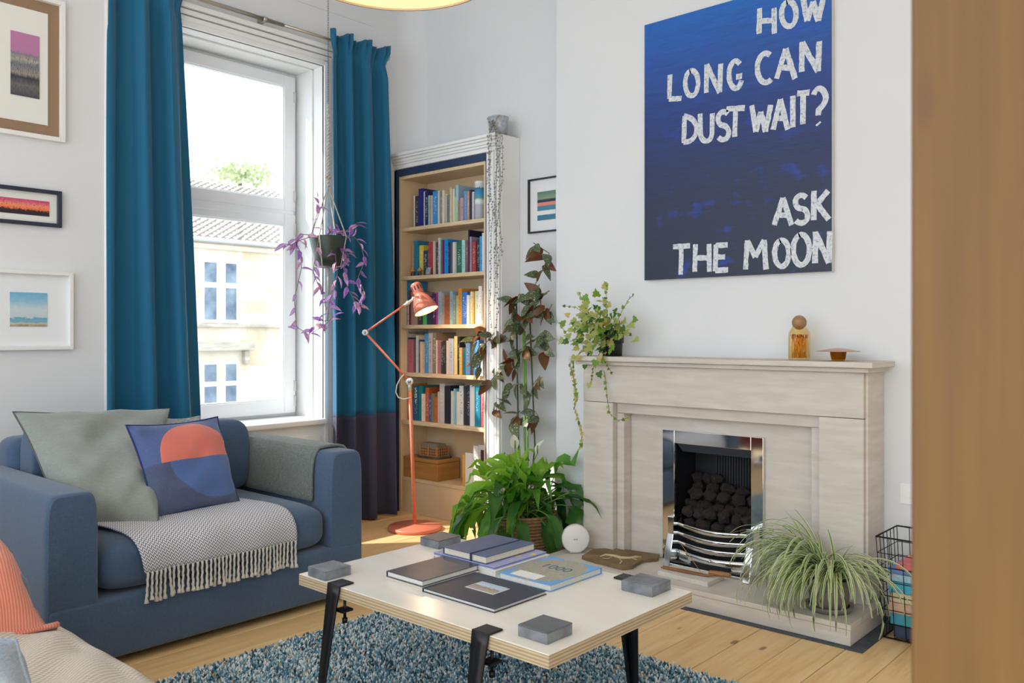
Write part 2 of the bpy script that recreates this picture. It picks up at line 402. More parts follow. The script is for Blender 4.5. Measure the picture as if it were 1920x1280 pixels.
# ------------------------------------------------------------------ fireplace
lime = M('limestone', 'd9d1c8', .65, var='cbc2b7', vscale=5, vstretch=(1, 1, 7), bump=.05, bscale=40)
t = NT(lime); vv = t.noise(t.coord('Object', (1, 1, 9)), 14, 6, .7); sp = t.ramp(vv, [(.66, '000000'), (.72, 'ffffff')])
t.color(t.mix(t.math('MULTIPLY', sp, .35), t.b.inputs['Base Color'].links[0].from_socket, '8f8478'))
chrome = M('polished_chrome', 'dfe2e4', .06, 1.0)
black = M('fire_black', '15151a', .6)
HZ = .09; JY = 3.707; SY = 3.744; PY_ = 3.808
fp = thing('fireplace_surround', 'pale limestone fireplace surround with a stepped mantel shelf', 'fireplace', (-2.05, JY, HZ))
g = .0012
for (x0, x1) in ((-2.794, -2.60), (-1.497, -1.303)):
    MB().box(x0, x1, JY, YB-.001, HZ, .884-g).build('jamb', lime, fp, bevel=.003)
MB().box(-2.794, -1.303, JY, YB-.001, .884+g, 1.082).build('frieze', lime, fp, bevel=.003)
MB().box(-1.303, -1.29, JY+.02, YB-.001, HZ, 1.082).build('side_return', lime, fp, bevel=.002)
MB().box(-2.60+g, -1.497-g, SY, YB-.01, .830, .884-g).build('inner_lintel', lime, fp, bevel=.002)
for (x0, x1) in ((-2.60+g, -2.554), (-1.545, -1.497-g)):
    MB().box(x0, x1, SY, YB-.01, HZ, .830-g).build('inner_jamb', lime, fp, bevel=.002)
b = MB().box(-2.552, -2.30, PY_, YB-.02, HZ, .829).box(-1.83, -1.547, PY_, YB-.02, HZ, .829).box(-2.30, -1.83, PY_, YB-.02, .72, .829)
b.build('back_panel', lime, fp)
MB().box(-2.825, -1.272, JY-.033, YB-.001, 1.083, 1.103).build('mantel_moulding', lime, fp, bevel=.003)
MB().box(-2.85, -1.245, JY-.062, YB-.001, 1.104, 1.128).build('mantel_shelf', lime, fp, bevel=.003)
MZ = 1.1285
MB().box(-2.90, -1.196, 3.39, YB-.03, -.001, .003).build('slate_edging', M('slate_strip', '3c4148', .6, var='555b63', vscale=18, bump=.2))
tag(bpy.data.objects['slate_edging'], 'dark slate strip around the foot of the hearth', 'edging')
he = thing('hearth', 'raised limestone hearth slab in front of the fire', 'hearth', (-2.05, 3.6, .003))
MB().box(-2.845, -1.255, 3.425, PY_-.001, .003, .066).build('base_slab', lime, he, bevel=.003)
MB().box(-2.845, -1.252, 3.422, PY_-.001, .067, HZ-.0005).build('top_slab', lime, he, bevel=.003)
# gas fire
CY0 = PY_-.022
fi = thing('gas_fire', 'open coal effect fire in a mirror polished chrome frame', 'fire', (-2.07, CY0, HZ))
b = MB().box(-2.345, -2.275, CY0, PY_-.001, HZ+.002, .757).box(-1.857, -1.795, CY0, PY_-.001, HZ+.002, .757).box(-2.275, -1.857, CY0, PY_-.001, .692, .757)
b.build('chrome_frame', chrome, fi, bevel=.002)
b = MB(); x0, x1, yb_ = -2.298, -1.832, 4.02
b.box(x0, x0+.01, PY_, yb_, HZ+.002, .716).box(x1-.01, x1, PY_, yb_, HZ+.002, .716).box(x0, x1, yb_, yb_+.005, HZ+.002, .716).box(x0, x1, PY_, yb_, .70, .716).box(x0, x1, PY_, yb_, HZ+.001, HZ+.01)
b.build('firebox', black, fi)
MB().add([(x0+.03, PY_-.002, .69), (x1-.03, PY_-.002, .69), (x1-.03, PY_+.05, .645), (x0+.03, PY_+.05, .645)], [(0, 1, 2, 3)]).build('hood', M('hood_grey', '4a525c', .45), fi, solid=.004)
for k in range(22):
    xx = lerp(-2.16, x1-.012, k/21)
    MB().box(xx-.004, xx+.004, yb_-.008, yb_, .32, .64).build('rib', M('rib_black', '24242c', .5), fi)
MB().box(x0+.012, x1-.012, PY_+.005, yb_-.01, HZ+.012, .245).build('fuel_bed', black, fi)
# grate front
gr = thing('fire_grate', 'chrome grate with curved bars holding back the coals', 'grate', (-2.05, 3.74, HZ))
for xs in (-2.247, -1.822):
    mt = Matrix(((0, 0, 1, xs-.018), (1, 0, 0, 0), (0, 1, 0, 0), (0, 0, 0, 1)))
    poly = [(3.66, HZ+.001), (3.675, HZ+.06), (3.70, HZ+.16), (3.703, HZ+.245), (3.783, HZ+.245), (3.783, HZ+.001)]
    MB().prism(poly, mt, .036).build('upright', chrome, gr, bevel=.003)
zl = [on_y(1276, y_, 3.735).z for y_ in (983, 1000, 1017)]
def band_(u, v, zc, k):
    xx = lerp(-2.229, -1.841, u); bow = math.sin(PI*u)
    return (xx, 3.745-.026*bow+.004*math.cos(2*PI*v), zc-.016*bow+(.0085+.005*bow)*math.sin(2*PI*v))
for k, zc in enumerate(zl):
    MB().grid(lambda u, v: band_(u, v, zc, k), 24, 10).build('bar', chrome, gr)
za0, za1 = .112, zl[2]-.035
def apron(u, v):
    xx = lerp(-2.229, -1.841, u); bow = math.sin(PI*u)
    return (xx, 3.742-.026*bow, lerp(za0, za1-.012*bow, v))
MB().grid(apron, 24, 3).build('apron', chrome, gr, solid=.006)
MB().box(-2.14, -1.93, 3.713, 3.719, HZ+.013, .13).build('ash_opening', black, gr)
MB().lathe([(0, .012), (.007, .010), (.008, .004), (.005, 0), (.005, -.02)], 12, frame((-2.03, 3.708, (za0+za1)/2+.008), (1, 0, 0), (0, 0, 1))).build('knob', chrome, gr)
MB().box(-2.228, -1.841, 3.70, 3.735, HZ+.001, HZ+.012).build('foot_rail', chrome, gr, bevel=.002)
# coals, each a thing
coalm = M('coal', '332c2b', .34, var='524642', vscale=30, bump=.8, bscale=90)
coal_meshes = []
for k in range(6):
    bm = bmesh.new(); bmesh.ops.create_icosphere(bm, subdivisions=3, radius=1)
    sx, sy, sz = R.uniform(.85, 1.25), R.uniform(.8, 1.0), R.uniform(.7, .9)
    for v in bm.verts:
        n_ = v.co.normalized(); d = 1+.42*noise.noise(n_*1.7+Vector((k*7, 0, 0)))+.16*noise.noise(n_*4+Vector((k*3, 2, 0)))
        v.co = Vector((n_.x*sx, n_.y*sy, n_.z*sz))*d
    for f in bm.faces: f.smooth = True
    me = bpy.data.meshes.new('coal'); bm.to_mesh(me); bm.free(); me.materials.append(coalm); coal_meshes.append(me)
# front row to back row, piled up
rows = [(3.835, .285, .036, 5, -2.21, -1.9), (3.83, .345, .033, 6, -2.23, -1.885), (3.895, .365, .038, 6, -2.235, -1.885), (3.955, .395, .038, 6, -2.235, -1.885), (3.885, .432, .033, 5, -2.2, -1.885), (3.95, .458, .034, 5, -2.225, -1.9), (3.97, .50, .030, 3, -2.245, -2.13)]
names = ['bottom front', 'second', 'middle', 'rear', 'upper', 'upper rear', 'topmost']
ordn = ['first', 'second', 'third', 'fourth', 'fifth', 'sixth', 'seventh', 'eighth', 'ninth', 'tenth', 'eleventh', 'twelfth', 'thirteenth', 'fourteenth', 'fifteenth', 'sixteenth', 'seventeenth', 'eighteenth', 'nineteenth', 'twentieth', 'twenty-first', 'twenty-second', 'twenty-third', 'twenty-fourth', 'twenty-fifth', 'twenty-sixth', 'twenty-seventh', 'twenty-eighth']
for ri, (yy, zz, r, n, xa, xb) in enumerate(rows):
    for k in range(n):
        xx = lerp(xa, xb, k/(n-1)) + R.uniform(-.008, .008)
        o = bpy.data.objects.new('coal', R.choice(coal_meshes)); COL.objects.link(o)
        s_ = r*R.uniform(.92, 1.04); o.scale = (s_, s_, s_); o.rotation_euler = (R.uniform(-.5, .5), R.uniform(-.5, .5), R.uniform(0, 6))
        o.location = (xx, yy, zz+R.uniform(-.004, .004))
        tag(o, 'dark ceramic coal, %s from the left in the %s row of the fire' % (ordn[k], names[ri]), 'coal', 'coals in the fire')
# ------------------------------------------------------------------ painting
PA0, PA1, PZ0, PZ1 = -2.525, -1.512, 1.536, 2.91
pm = M('painted_blue', '14346e', .45); t = NT(pm)
sx_ = t.new('ShaderNodeSeparateXYZ'); t.link(t.coord('Object'), sx_.inputs[0])
vz = t.math('DIVIDE', sx_.outputs[2], PZ1-PZ0)
st = t.noise(t.coord('Object', (1.2, 1, 9)), 4.2, 6, .65); st2 = t.noise(t.coord('Object', (2.2, 1, 2.4)), 3.1, 3)
fac = t.math('ADD', vz, t.math('MULTIPLY', t.math('SUBTRACT', st, .5), .42)); 
col = t.ramp(fac, [(.0, '232c42'), (.25, '232f4c'), (.42, '21305c'), (.62, '1e3b80'), (.82, '1d52a2'), (1., '1a66be')])
patch = t.ramp(t.math('ADD', st2, t.math('MULTIPLY', st, .35)), [(.76, '000000'), (.90, 'ffffff')])
col = t.mix(t.math('MULTIPLY', patch, .6), col, '2048b4'); t.color(col); t.bump(st, .25)
pt = thing('painting', 'large blue canvas painted with white brushed capital letters', 'painting', (PA0, YB-.035, PZ0))
MB().box(PA0, PA1, YB-.035, YB-.0335, PZ0, PZ1).build('painted_face', pm, pt)
MB().box(PA0, PA1, YB-.0334, YB-.001, PZ0, PZ1).build('canvas_edge', M('canvas_edge', 'd6d3cf', .8), pt)
brush = M('white_brush', 'd9dde2', .5); t = NT(brush); bn = t.noise(t.coord('Object', (3, 1, 3)), 22, 5, .7)
t.color(t.ramp(bn, [(.34, '7684a2'), (.46, 'cfd5dd'), (.7, 'eceef0')])); t.bump(bn, .4)
def arc(cx, cy, rx, ry, a0, a1, n=14): return [(cx+rx*math.cos(math.radians(lerp(a0, a1, k/n))), cy+ry*math.sin(math.radians(lerp(a0, a1, k/n)))) for k in range(n+1)]
GL = {'H': [[(.12, 1), (.08, 0)], [(.9, 1), (.92, 0)], [(.1, .5), (.9, .5)]], 'O': [arc(.5, .5, .42, .48, 100, 470, 20)],
 'W': [[(.05, 1), (.25, .02)], [(.25, .02), (.5, .75)], [(.5, .75), (.72, .02)], [(.72, .02), (.97, 1)]], 'L': [[(.18, 1), (.12, .06)], [(.1, .05), (.95, .08)]],
 'N': [[(.1, .02), (.12, 1)], [(.12, .98), (.88, .03)], [(.88, .03), (.93, 1)]], 'G': [arc(.52, .5, .44, .47, 50, 335, 18), [(.55, .42), (.95, .45)]],
 'C': [arc(.6, .5, .5, .48, 60, 310, 18)], 'A': [[(.05, 0), (.5, 1)], [(.5, 1), (.95, 0)], [(.2, .38), (.85, .36)]], 'D': [[(.15, 1), (.1, 0)], [(.1, 1), *arc(.12, .5, .8, .48, 80, -85, 14), (.08, .02)]],
 'U': [[(.08, 1), *arc(.5, .32, .4, .3, 180, 360, 12), (.92, 1)]], 'S': [[*arc(.52, .74, .38, .24, 40, 250, 10), *arc(.48, .26, .4, .25, 80, -140, 12)]],
 'T': [[(.02, .95), (.98, .97)], [(.5, .95), (.46, 0)]], 'I': [[(.5, 1), (.5, 0)]], '?': [[*arc(.5, .74, .42, .25, 160, -60, 12), (.45, .42), (.42, .27)], [(.38, .06), (.46, .02)]],
 'K': [[(.12, 1), (.1, 0)], [(.92, 1), (.14, .45)], [(.3, .55), (.97, .02)]], 'E': [[(.14, 1), (.1, 0)], [(.12, .96), (.92, .97)], [(.12, .52), (.75, .53)], [(.1, .04), (.95, .05)]],
 'M': [[(.06, 0), (.14, 1)], [(.14, .98), (.48, .42)], [(.48, .42), (.84, 1)], [(.84, 1), (.92, 0)]]}
LET = [('H',570,652,37,150),('O',670,748,5,120),('W',765,870,-22,96),('L',170,236,332,446),('O',243,312,312,428),('N',335,412,285,415),('G',438,505,268,396),('C',562,637,235,370),('A',650,742,218,350),('N',757,851,186,322),
 ('D',236,306,515,635),('U',310,375,505,630),('S',385,450,495,622),('T',430,515,478,608),('W',540,632,468,588),('A',635,708,442,576),('I',712,742,426,566),('T',745,802,408,552),('?',813,878,393,557),
 ('A',640,726,880,1000),('S',728,802,865,992),('K',812,890,848,978),('T',193,272,1090,1220),('H',285,362,1085,1207),('E',376,443,1086,1205),('M',510,617,1068,1197),('O',640,716,1065,1186),('O',722,808,1040,1180),('N',818,897,1029,1172)]
fy = YB-.035
for ch, xl, xr, yt, yb in LET:
    a = on_y(1180+xl/2.37, yt/2.37, fy); c = on_y(1180+xr/2.37, yb/2.37, fy)
    tl = on_y(1180+xl/2.37, yb/2.37, fy)
    b = MB()
    for si, stroke in enumerate(GL[ch]):
        pts = [Vector((lerp(a.x, c.x, u), 0, lerp(lerp(tl.z, c.z, u), lerp(a.z, a.z+(c.z-tl.z), u), v))) for u, v in stroke]
        if len(pts) == 2: pts = [pts[0].lerp(pts[1], q/6) for q in range(7)]
        hw = .0135; vs = []; n = len(pts)
        for i, p in enumerate(pts):
            d = (pts[min(i+1, n-1)]-pts[max(i-1, 0)]).normalized(); q = Vector((-d.z, 0, d.x)); w1 = hw*(1+.25*nz((p.x*40, si, p.z*40))); w2 = hw*(1+.25*nz((p.x*37, 5+si, p.z*43)))
            vs += [(p.x+q.x*w1, fy-.0012-.0003*si, p.z+q.z*w1), (p.x-q.x*w2, fy-.0012-.0003*si, p.z-q.z*w2)]
        b.add(vs, [(2*i, 2*i+1, 2*i+3, 2*i+2) for i in range(n-1)])
    b.build('letter', brush, pt)
# ------------------------------------------------------------------ framed pictures
def framed(name, label, x, y0, y1, z0, z1, fwid, fmat, depth=.022, mats=(), axis='x', img=None):
    """mats: list of (inset from outer edge, material) boards; img: (y0,y1,z0,z1,material)"""
    t_ = thing(name, label, 'picture', (x, (y0+y1)/2, z0) if axis == 'x' else ((y0+y1)/2, x, z0))
    def bx(b, d0, d1, a0, a1, c0, c1):
        if axis == 'x': return b.box(x+d0, x+d1, a0, a1, c0, c1)
        return b.box(a0, a1, x-d1, x-d0, c0, c1)
    for (a0, a1, c0, c1) in ((y0, y0+fwid, z0, z1), (y1-fwid, y1, z0, z1), (y0+fwid, y1-fwid, z0, z0+fwid), (y0+fwid, y1-fwid, z1-fwid, z1)):
        bx(MB(), .0, depth, a0, a1, c0, c1).build('frame_side', fmat, t_, bevel=.002)
    d = .004
    for ins, m_ in mats:
        bx(MB(), d-.003, d, y0+ins, y1-ins, z0+ins, z1-ins).build('mount', m_, t_); d += .003
    if img: bx(MB(), d-.003, d, img[0], img[1], img[2], img[3]).build('print', img[4], t_)
    return t_
fwht = M('frame_white', 'ecebe8', .4); fnavy = M('frame_navy', '232a3e', .4); fblk = M('frame_black', '1c2026', .4)
mount = M('mount_white', 'e6e6e0', .8); kraft = M('mount_brown', '95795f', .8); mount2 = M('mount_bright', 'edeff0', .8)
def print_mat(name, bands, noise_amt=.12, scale=9, stretch=(1, 1, 1), blot=None):
    m = M(name, '888888', .6); t = NT(m); s3 = t.new('ShaderNodeSeparateXYZ'); t.link(t.coord('Generated'), s3.inputs[0])
    f = t.math('ADD', s3.outputs[2], t.math('MULTIPLY', t.math('SUBTRACT', t.noise(t.coord('Generated', stretch), scale, 5, .65), .5), noise_amt))
    col = t.ramp(f, bands)
    if blot:
        c2, sc, lo, hi, zlim = blot
        k = t.ramp(t.noise(t.coord('Generated', stretch), sc, 4, .7), [(lo, '000000'), (hi, 'ffffff')])
        col = t.mix(t.math('MULTIPLY', k, t.math('LESS_THAN', s3.outputs[2], zlim)), col, c2)
    t.color(col); return m
def rect(x0p, y0p, x1p, y1p):
    a = on_x(x0p, y0p, XP+.01); c = on_x(x1p, y1p, XP+.01); return a.y, c.y, c.z, a.z
y1 = on_x(122, 260, XP+.02).y; zb = on_x(122, 268, XP+.02).z; zt = on_x(115, 3, XP+.02).z
p1 = print_mat('print_building', [(.0, '4a4650'), (.18, '6e6a68'), (.3, '2f3546'), (.36, '9a9186'), (.5, '6d7480'), (.58, 'b0a99c'), (.66, '7a7884'), (.70, 'b57aa4'), (1, 'bd7ba6')], .16, 7, (1, 3, 1), ('2a3040', 16, .55, .6, .62))
q = rect(20, 56, 74, 186)
framed('framed_print', 'white framed print of a stone building under a pink sky', XP, y1-.62, y1, zb, zt, .022, fwht, .03, ((.012, kraft), (.075, mount)), img=(q[0], q[1], q[2], q[3], p1))
y1 = on_x(116, 390, XP+.02).y; zb = on_x(116, 427, XP+.02).z; zt = on_x(116, 359, XP+.02).z
p2 = print_mat('print_sunset', [(.0, '1d1420'), (.28, '2a1824'), (.38, 'f0784a'), (.6, 'f2946a'), (.8, 'e0607a'), (1, 'c94a78')], .5, 8, (1, 4, 1), ('3a1428', 14, .58, .62, 1.2))
q = rect(1, 368, 93, 406)
framed('framed_print', 'narrow navy framed print of a red sunset skyline', XP, y1-.52, y1, zb, zt, .018, fnavy, .025, ((.01, mount),), img=(q[1]-.40, q[1], on_x(93, 406, XP+.01).z, on_x(93, 378, XP+.01).z, p2))
y1 = on_x(137, 590, XP+.02).y; zb = on_x(137, 655, XP+.02).z; zt = on_x(137, 511, XP+.02).z
p3 = print_mat('print_seascape', [(.0, 'a3906e'), (.08, 'c9c6b4'), (.14, '7fb0c2'), (.24, '6aa5bd'), (.27, 'c2d2d8'), (.5, 'cdd8dc'), (.75, '8fc0d8'), (1, '6fb0d2')], .3, 5, (1, 1, 2))
q = rect(19, 547, 89, 612)
framed('framed_print', 'white framed seascape with pale clouds in a wide mount', XP, y1-.50, y1, zb, zt, .018, fwht, .03, ((.01, mount2),), img=(q[0], q[1], q[2], q[3], p3))
a = on_y(989, 337, YA-.02); c = on_y(989, 438, YA-.02)
ag = print_mat('print_zigzag', [(.0, '3f7f98'), (.18, '3f7f98'), (.185, 'f0efec'), (.33, 'f0efec'), (.335, '4a8aa4'), (.5, '4a8aa4'), (.505, 'e8907e'), (.62, 'e8907e'), (.625, '28344a'), (.7, '28344a'), (.75, '8aa084'), (1, '54806e')], .03, 20, (1, 1, 1))
i0 = on_y(1005, 360, YA-.02); i1 = on_y(1034, 410, YA-.02)
framed('framed_print', 'thin black framed print with blue zigzags in the alcove', YA, a.x, a.x+.30, c.z, a.z, .010, fblk, .02, ((.006, mount2),), axis='y', img=(i0.x, i1.x+.02, i1.z, i0.z, ag))
# ------------------------------------------------------------------ things on the mantel and hearth
glass_clear = M('clear_glass', 'fdf6e8', .02, trans=1, ior=1.3)
def jar_glass():
    m = bpy.data.materials.new('bottle_glass'); m.use_nodes = True
    n = m.node_tree.nodes; l = m.node_tree.links; n.remove(n['Principled BSDF'])
    tr = n.new('ShaderNodeBsdfTransparent'); tr.inputs[0].default_value = (1, .92, .72, 1); gl = n.new('ShaderNodeBsdfGlossy'); gl.inputs['Roughness'].default_value = .03
    fr = n.new('ShaderNodeLayerWeight'); fr.inputs[0].default_value = .25
    mx = n.new('ShaderNodeMixShader'); l.new(fr.outputs['Facing'], mx.inputs[0])
    sc = n.new('ShaderNodeMath'); sc.operation = 'MULTIPLY'; sc.inputs[1].default_value = .55; l.new(fr.outputs['Facing'], sc.inputs[0]); l.new(sc.outputs[0], mx.inputs[0])
    l.new(tr.outputs[0], mx.inputs[1]); l.new(gl.outputs[0], mx.inputs[2]); l.new(mx.outputs[0], n['Material Output'].inputs[0])
    return m
JG = jar_glass()
bp = Vector((-1.625, 3.80, MZ))
bt = thing('match_bottle', 'glass bottle of long matches with a wooden ball stopper', 'bottle', bp)
BT = Matrix.Translation(bp)
MB().lathe([(.0, .001), (.046, .001), (.049, .006), (.049, .105), (.046, .128), (.036, .145), (.031, .152), (.031, .158), (.029, .158), (.029, .151), (.044, .126), (.047, .105), (.047, .008), (0, .006)], 32, BT, close=False).build('glass_body', JG, bt)
b = MB()
for k in range(22): pass
wood_m = M('match_wood', 'e0a03c', .6); tip = M('match_tip', 'a5502c', .6)
for k in range(46):
    a0 = R.uniform(0, 6.28); r0 = .038*math.sqrt(R.random()); a1 = a0+R.uniform(-2.2, 2.2); r1 = .040*math.sqrt(R.random())
    p0 = bp+Vector((r0*math.cos(a0), r0*math.sin(a0), .009)); p1_ = bp+Vector((r1*math.cos(a1), r1*math.sin(a1), R.uniform(.100, .116)))
    s_ = MB().tube([p0, p1_], .0016, 5).build('match', wood_m, bt)
    MB().tube([p1_-Vector((0, 0, .004)), p1_, p1_+Vector((0, 0, .006))], [.002, .0026, .001], 5).build('match_head', tip, s_)
MB().lathe([(.033*math.sin(PI*k/14), -.033*math.cos(PI*k/14)+.172) for k in range(15)], 24, BT).build('ball_stopper', M('oak_ball', 'a98258', .5, var='8f6a44', vscale=18, vstretch=(1, 1, 6)), bt)
cp = Vector((-1.438, 3.78, MZ))
ol = thing('tealight_holder', 'amber glass tealight holder with a wide flat brim', 'candle holder', cp)
amb = bpy.data.materials.new('amber_glass'); amb.use_nodes = True
t = NT(amb); t.b.inputs['Base Color'].default_value = (*lin('d98612'), 1); t.b.inputs['Transmission Weight'].default_value = .75; t.b.inputs['Roughness'].default_value = .08; t.b.inputs['IOR'].default_value = 1.25
MB().lathe([(0, .001), (.026, .001), (.029, .006), (.034, .030), (.035, .044), (.032, .044), (.029, .010), (0, .008)], 28, Matrix.Translation(cp), close=False).build('cup', amb, ol)
MB().lathe([(.034, .0415), (.060, .0425), (.092, .0415), (.092, .043), (.06, .049), (.03, .055), (0, .057)], 32, Matrix.Translation(cp), close=False).build('brim', M('brim_pink', 'c59a86', .35, metal=.2), ol)
dp = on_z(1083, 1033, HZ); dp = Vector((-2.755, 3.585, HZ))
dk = thing('smart_speaker', 'round white disc speaker standing on the hearth', 'speaker', dp)
dmat = frame(dp+Vector((0, 0, .0765)), RT, (0, 0, 1))
wd = M('speaker_white', 'ebe9e4', .45)
MB().lathe([(0, .024), (.066, .024), (.072, .021), (.074, .015), (.074, -.012), (.068, -.018), (0, -.018)], 40, dmat).build('body', wd, dk)
text_mesh('eve', M('speaker_mark', '6a6a6a', .5), 'logo', dk, dmat @ Matrix.Translation((0, 0, .0243)), .016)
MB().obox((0, 0, 0), .03, .016, .006, mat=Matrix.Translation(dp+Vector((0, 0, .006))+FW*.012) @ Matrix.Rotation(YAW, 4, 'Z')).build('foot', wd, dk)
# fossil slab
rock = M('fossil_rock', '8a7350', .8, var='6f5a3e', vscale=12, bump=.5, bscale=30)
out = [(1091, 1050), (1112, 1037), (1145, 1035), (1190, 1040), (1236, 1047), (1234, 1054), (1206, 1057), (1196, 1062), (1186, 1069), (1166, 1071), (1140, 1064), (1115, 1058)]
pl = [on_z(x, y-2, HZ) for x, y in out]
pl2 = []
for i in range(len(pl)):
    for q in range(4):
        p = pl[i].lerp(pl[(i+1) % len(pl)], q/4); pl2.append((p.x+.004*nz((p.x*60, p.y*60, 0)), p.y+.004*nz((p.x*60, p.y*60, 9))))
fs = thing('fossil_slab', 'brown stone slab with a pale lizard fossil on the hearth', 'stone', (pl[9].x, pl[9].y, HZ))
MB().prism(pl2, Matrix.Translation((0, 0, HZ+.0005)), .018).build('slab', rock, fs, bevel=.002)
b = MB()
def fz(x, y): return on_z(x, y, HZ+.0195)
b.tube([fz(1125, 1043), fz(1135, 1040), fz(1150, 1042), fz(1165, 1046), fz(1180, 1046), fz(1195, 1044), fz(1203, 1044)], [.002, .007, .009, .009, .007, .006, .003], 6)
b.tube([fz(1160, 1046), fz(1166, 1052), fz(1162, 1056)], .003, 5); b.tube([fz(1150, 1042), fz(1140, 1047), fz(1130, 1046)], .002, 5); b.tube([fz(1185, 1045), fz(1192, 1041)], .003, 5); b.tube([fz(1185, 1046), fz(1194, 1049)], .003, 5)
b.build('fossil', M('fossil_bone', 'cdb892', .8), fs)
# white block, incense holder, stick and wooden handle
c0, c1, c2 = on_z(1233, 1077, HZ), on_z(1327, 1100, HZ), on_z(1358, 1086, HZ)
def slab(name, pts, z0, z1, mat, parent=None, bevel=.002):
    pts = [(p.x, p.y) for p in pts]
    return MB().prism(pts, Matrix.Translation((0, 0, z0)), z1-z0).build(name, mat, parent, bevel=bevel)
wb = slab('white_block', [on_z(1233, 1078, HZ), on_z(1327, 1101, HZ), on_z(1357, 1086, HZ), on_z(1262, 1066, HZ)], HZ, HZ+.022, M('white_plank', 'dcd8d0', .7, var='cfcabf', vscale=14, vstretch=(1, 6, 1)))
tag(wb, 'short white painted block lying on the hearth before the grate', 'block')
ih = thing('incense_holder', 'curved brown incense holder resting on the white block', 'incense holder', on_z(1280, 1075, HZ+.022))
a, c = on_z(1241, 1064, HZ+.024), on_z(1340, 1083, HZ+.024)
def ihf(u, v):
    p = a.lerp(c, u); s_ = (c-a).normalized(); q = Vector((-s_.y, s_.x, 0)); w_ = .016*math.sin(PI*min(1, .15+u*.9))**.4
    return p + q*lerp(-w_, w_, v) + Vector((0, 0, .006*(2*v-1)**2+.012*max(0, u-.85)/.15))
MB().grid(ihf, 14, 4).build('tray', M('incense_wood', '8a5a3c', .5, var='a87550', vscale=14), ih, solid=.005)
s0 = a.lerp(c, .78)+Vector((0, 0, .004)); s1 = on_y(1277, 1020, s0.y-.0)
MB().tube([s0, s1], .0015, 6).build('incense_stick', M('stick_tan', 'b98a54', .7), ih)
a, c = on_z(1329, 1073, HZ+.034), on_z(1371, 1078, HZ+.034)
dd = (c-a)
o = MB().tube([a, a+dd*.06, a+dd*.25, a+dd*.6, a+dd*.9, a+dd], [.008, .0115, .0125, .012, .010, .004], 14).build('wooden_peg', M('handle_wood', 'b98350', .4, var='a06c3c', vscale=12))
tag(o, 'rounded wooden peg lying at the end of the incense holder', 'peg')
# light switch by the post
sp_ = on_y(1697, 925, YB); 
sw = thing('light_switch', 'small white wall socket beside the pine post', 'socket', (sp_.x+.03, YB, sp_.z))
MB().box(sp_.x-.02, sp_.x+.07, YB-.009, YB, sp_.z-.045, sp_.z+.045).build('plate', trimw, sw, bevel=.003)
MB().box(sp_.x+.01, sp_.x+.04, YB-.013, YB-.009, sp_.z-.015, sp_.z+.015).build('rocker', trimw, sw, bevel=.002)
# ------------------------------------------------------------------ bookcase
ply = M('birch_ply', 'e6cda8', .5, var='dabd94', vscale=3, vstretch=(1, 1, .25), bump=.02)
edge = M('ply_edge', 'ead4b0', .5, var='d4b78a', vscale=30, vstretch=(.3, 1, 4))
navy = M('navy_paint', '25395a', .5)
BX0, BX1, BYB = -4.59, -3.745, 4.19
bc = thing('bookcase', 'tall plywood bookcase built into a white moulded surround', 'bookcase', (-4.17, YC, 0))
MB().box(BX0, BX0+.02, YC, BYB, 0, 2.33).build('side_panel', ply, bc, bevel=.002)
MB().box(BX1-.02, BX1, YC, BYB, 0, 2.33).build('side_panel', ply, bc, bevel=.002)
MB().box(BX0, BX1, BYB, BYB+.01, 0, 2.35).build('back_panel', ply, bc)
MB().box(BX0, BX1, YC, BYB, 2.33, 2.352).build('top_panel', ply, bc, bevel=.002)
SZ = [1.99, 1.65, 1.31, .976, .642]
for z in SZ: MB().box(BX0+.021, BX1-.021, YC+.004, BYB-.001, z-.026, z).build('shelf', edge, bc, bevel=.003)
MB().box(BX0+.021, BX1-.021, YC+.008, BYB-.001, .222, .245).build('shelf', edge, bc, bevel=.003)
MB().box(BX0+.021, BX1-.021, YC+.012, YC+.03, .0, .221).build('plinth', ply, bc, bevel=.002)
b = MB().box(BX0-.042, BX0-.001, YC-.006, YA, 0, 2.40).box(BX1+.001, BX1+.018, YC-.006, YA, 0, 2.40).box(BX0-.001, BX1+.001, YC-.006, YA, 2.353, 2.40)
b.build('navy_edging', navy, bc)
# white surround: right pilaster with flutes, entablature, left strip
pil = MB().box(BX1+.019, -3.599, YC-.012, YA-.001, 0, 2.50).build('pilaster', trimw, bc, bevel=.003)
for (x0, x1, d) in ((-3.722, -3.708, .010), (-3.70, -3.662, .006), (-3.65, -3.636, .012), (-3.625, -3.605, .018)):
    MB().box(x0, x1, YC-.012-d, YC-.012, .12, 2.40).build('moulding', trimw, pil, bevel=.003)
ent = MB()
for (z0, z1, d) in ((2.401, 2.43, .010), (2.43, 2.445, .022), (2.445, 2.465, .030), (2.465, 2.48, .046), (2.48, 2.50, .060)):
    ent.box(BX0-.06, -3.60, YC-.012-d, YA-.001, z0, z1)
ent.build('entablature', trimw, bc, bevel=.003)
ent = MB()
for (z0, z1, d) in ((2.401, 2.43, .0), (2.43, 2.445, .012), (2.445, 2.465, .018), (2.465, 2.48, .03), (2.48, 2.50, .04)):
    ent.box(XW, BX0-.06, YC-.02-d, YA-.05, z0, z1)
ent.box(XW, BX0-.043, YC-.02, YA-.05, 0, 2.40)
ent.build('side_strip', trimw, bc, bevel=.002)
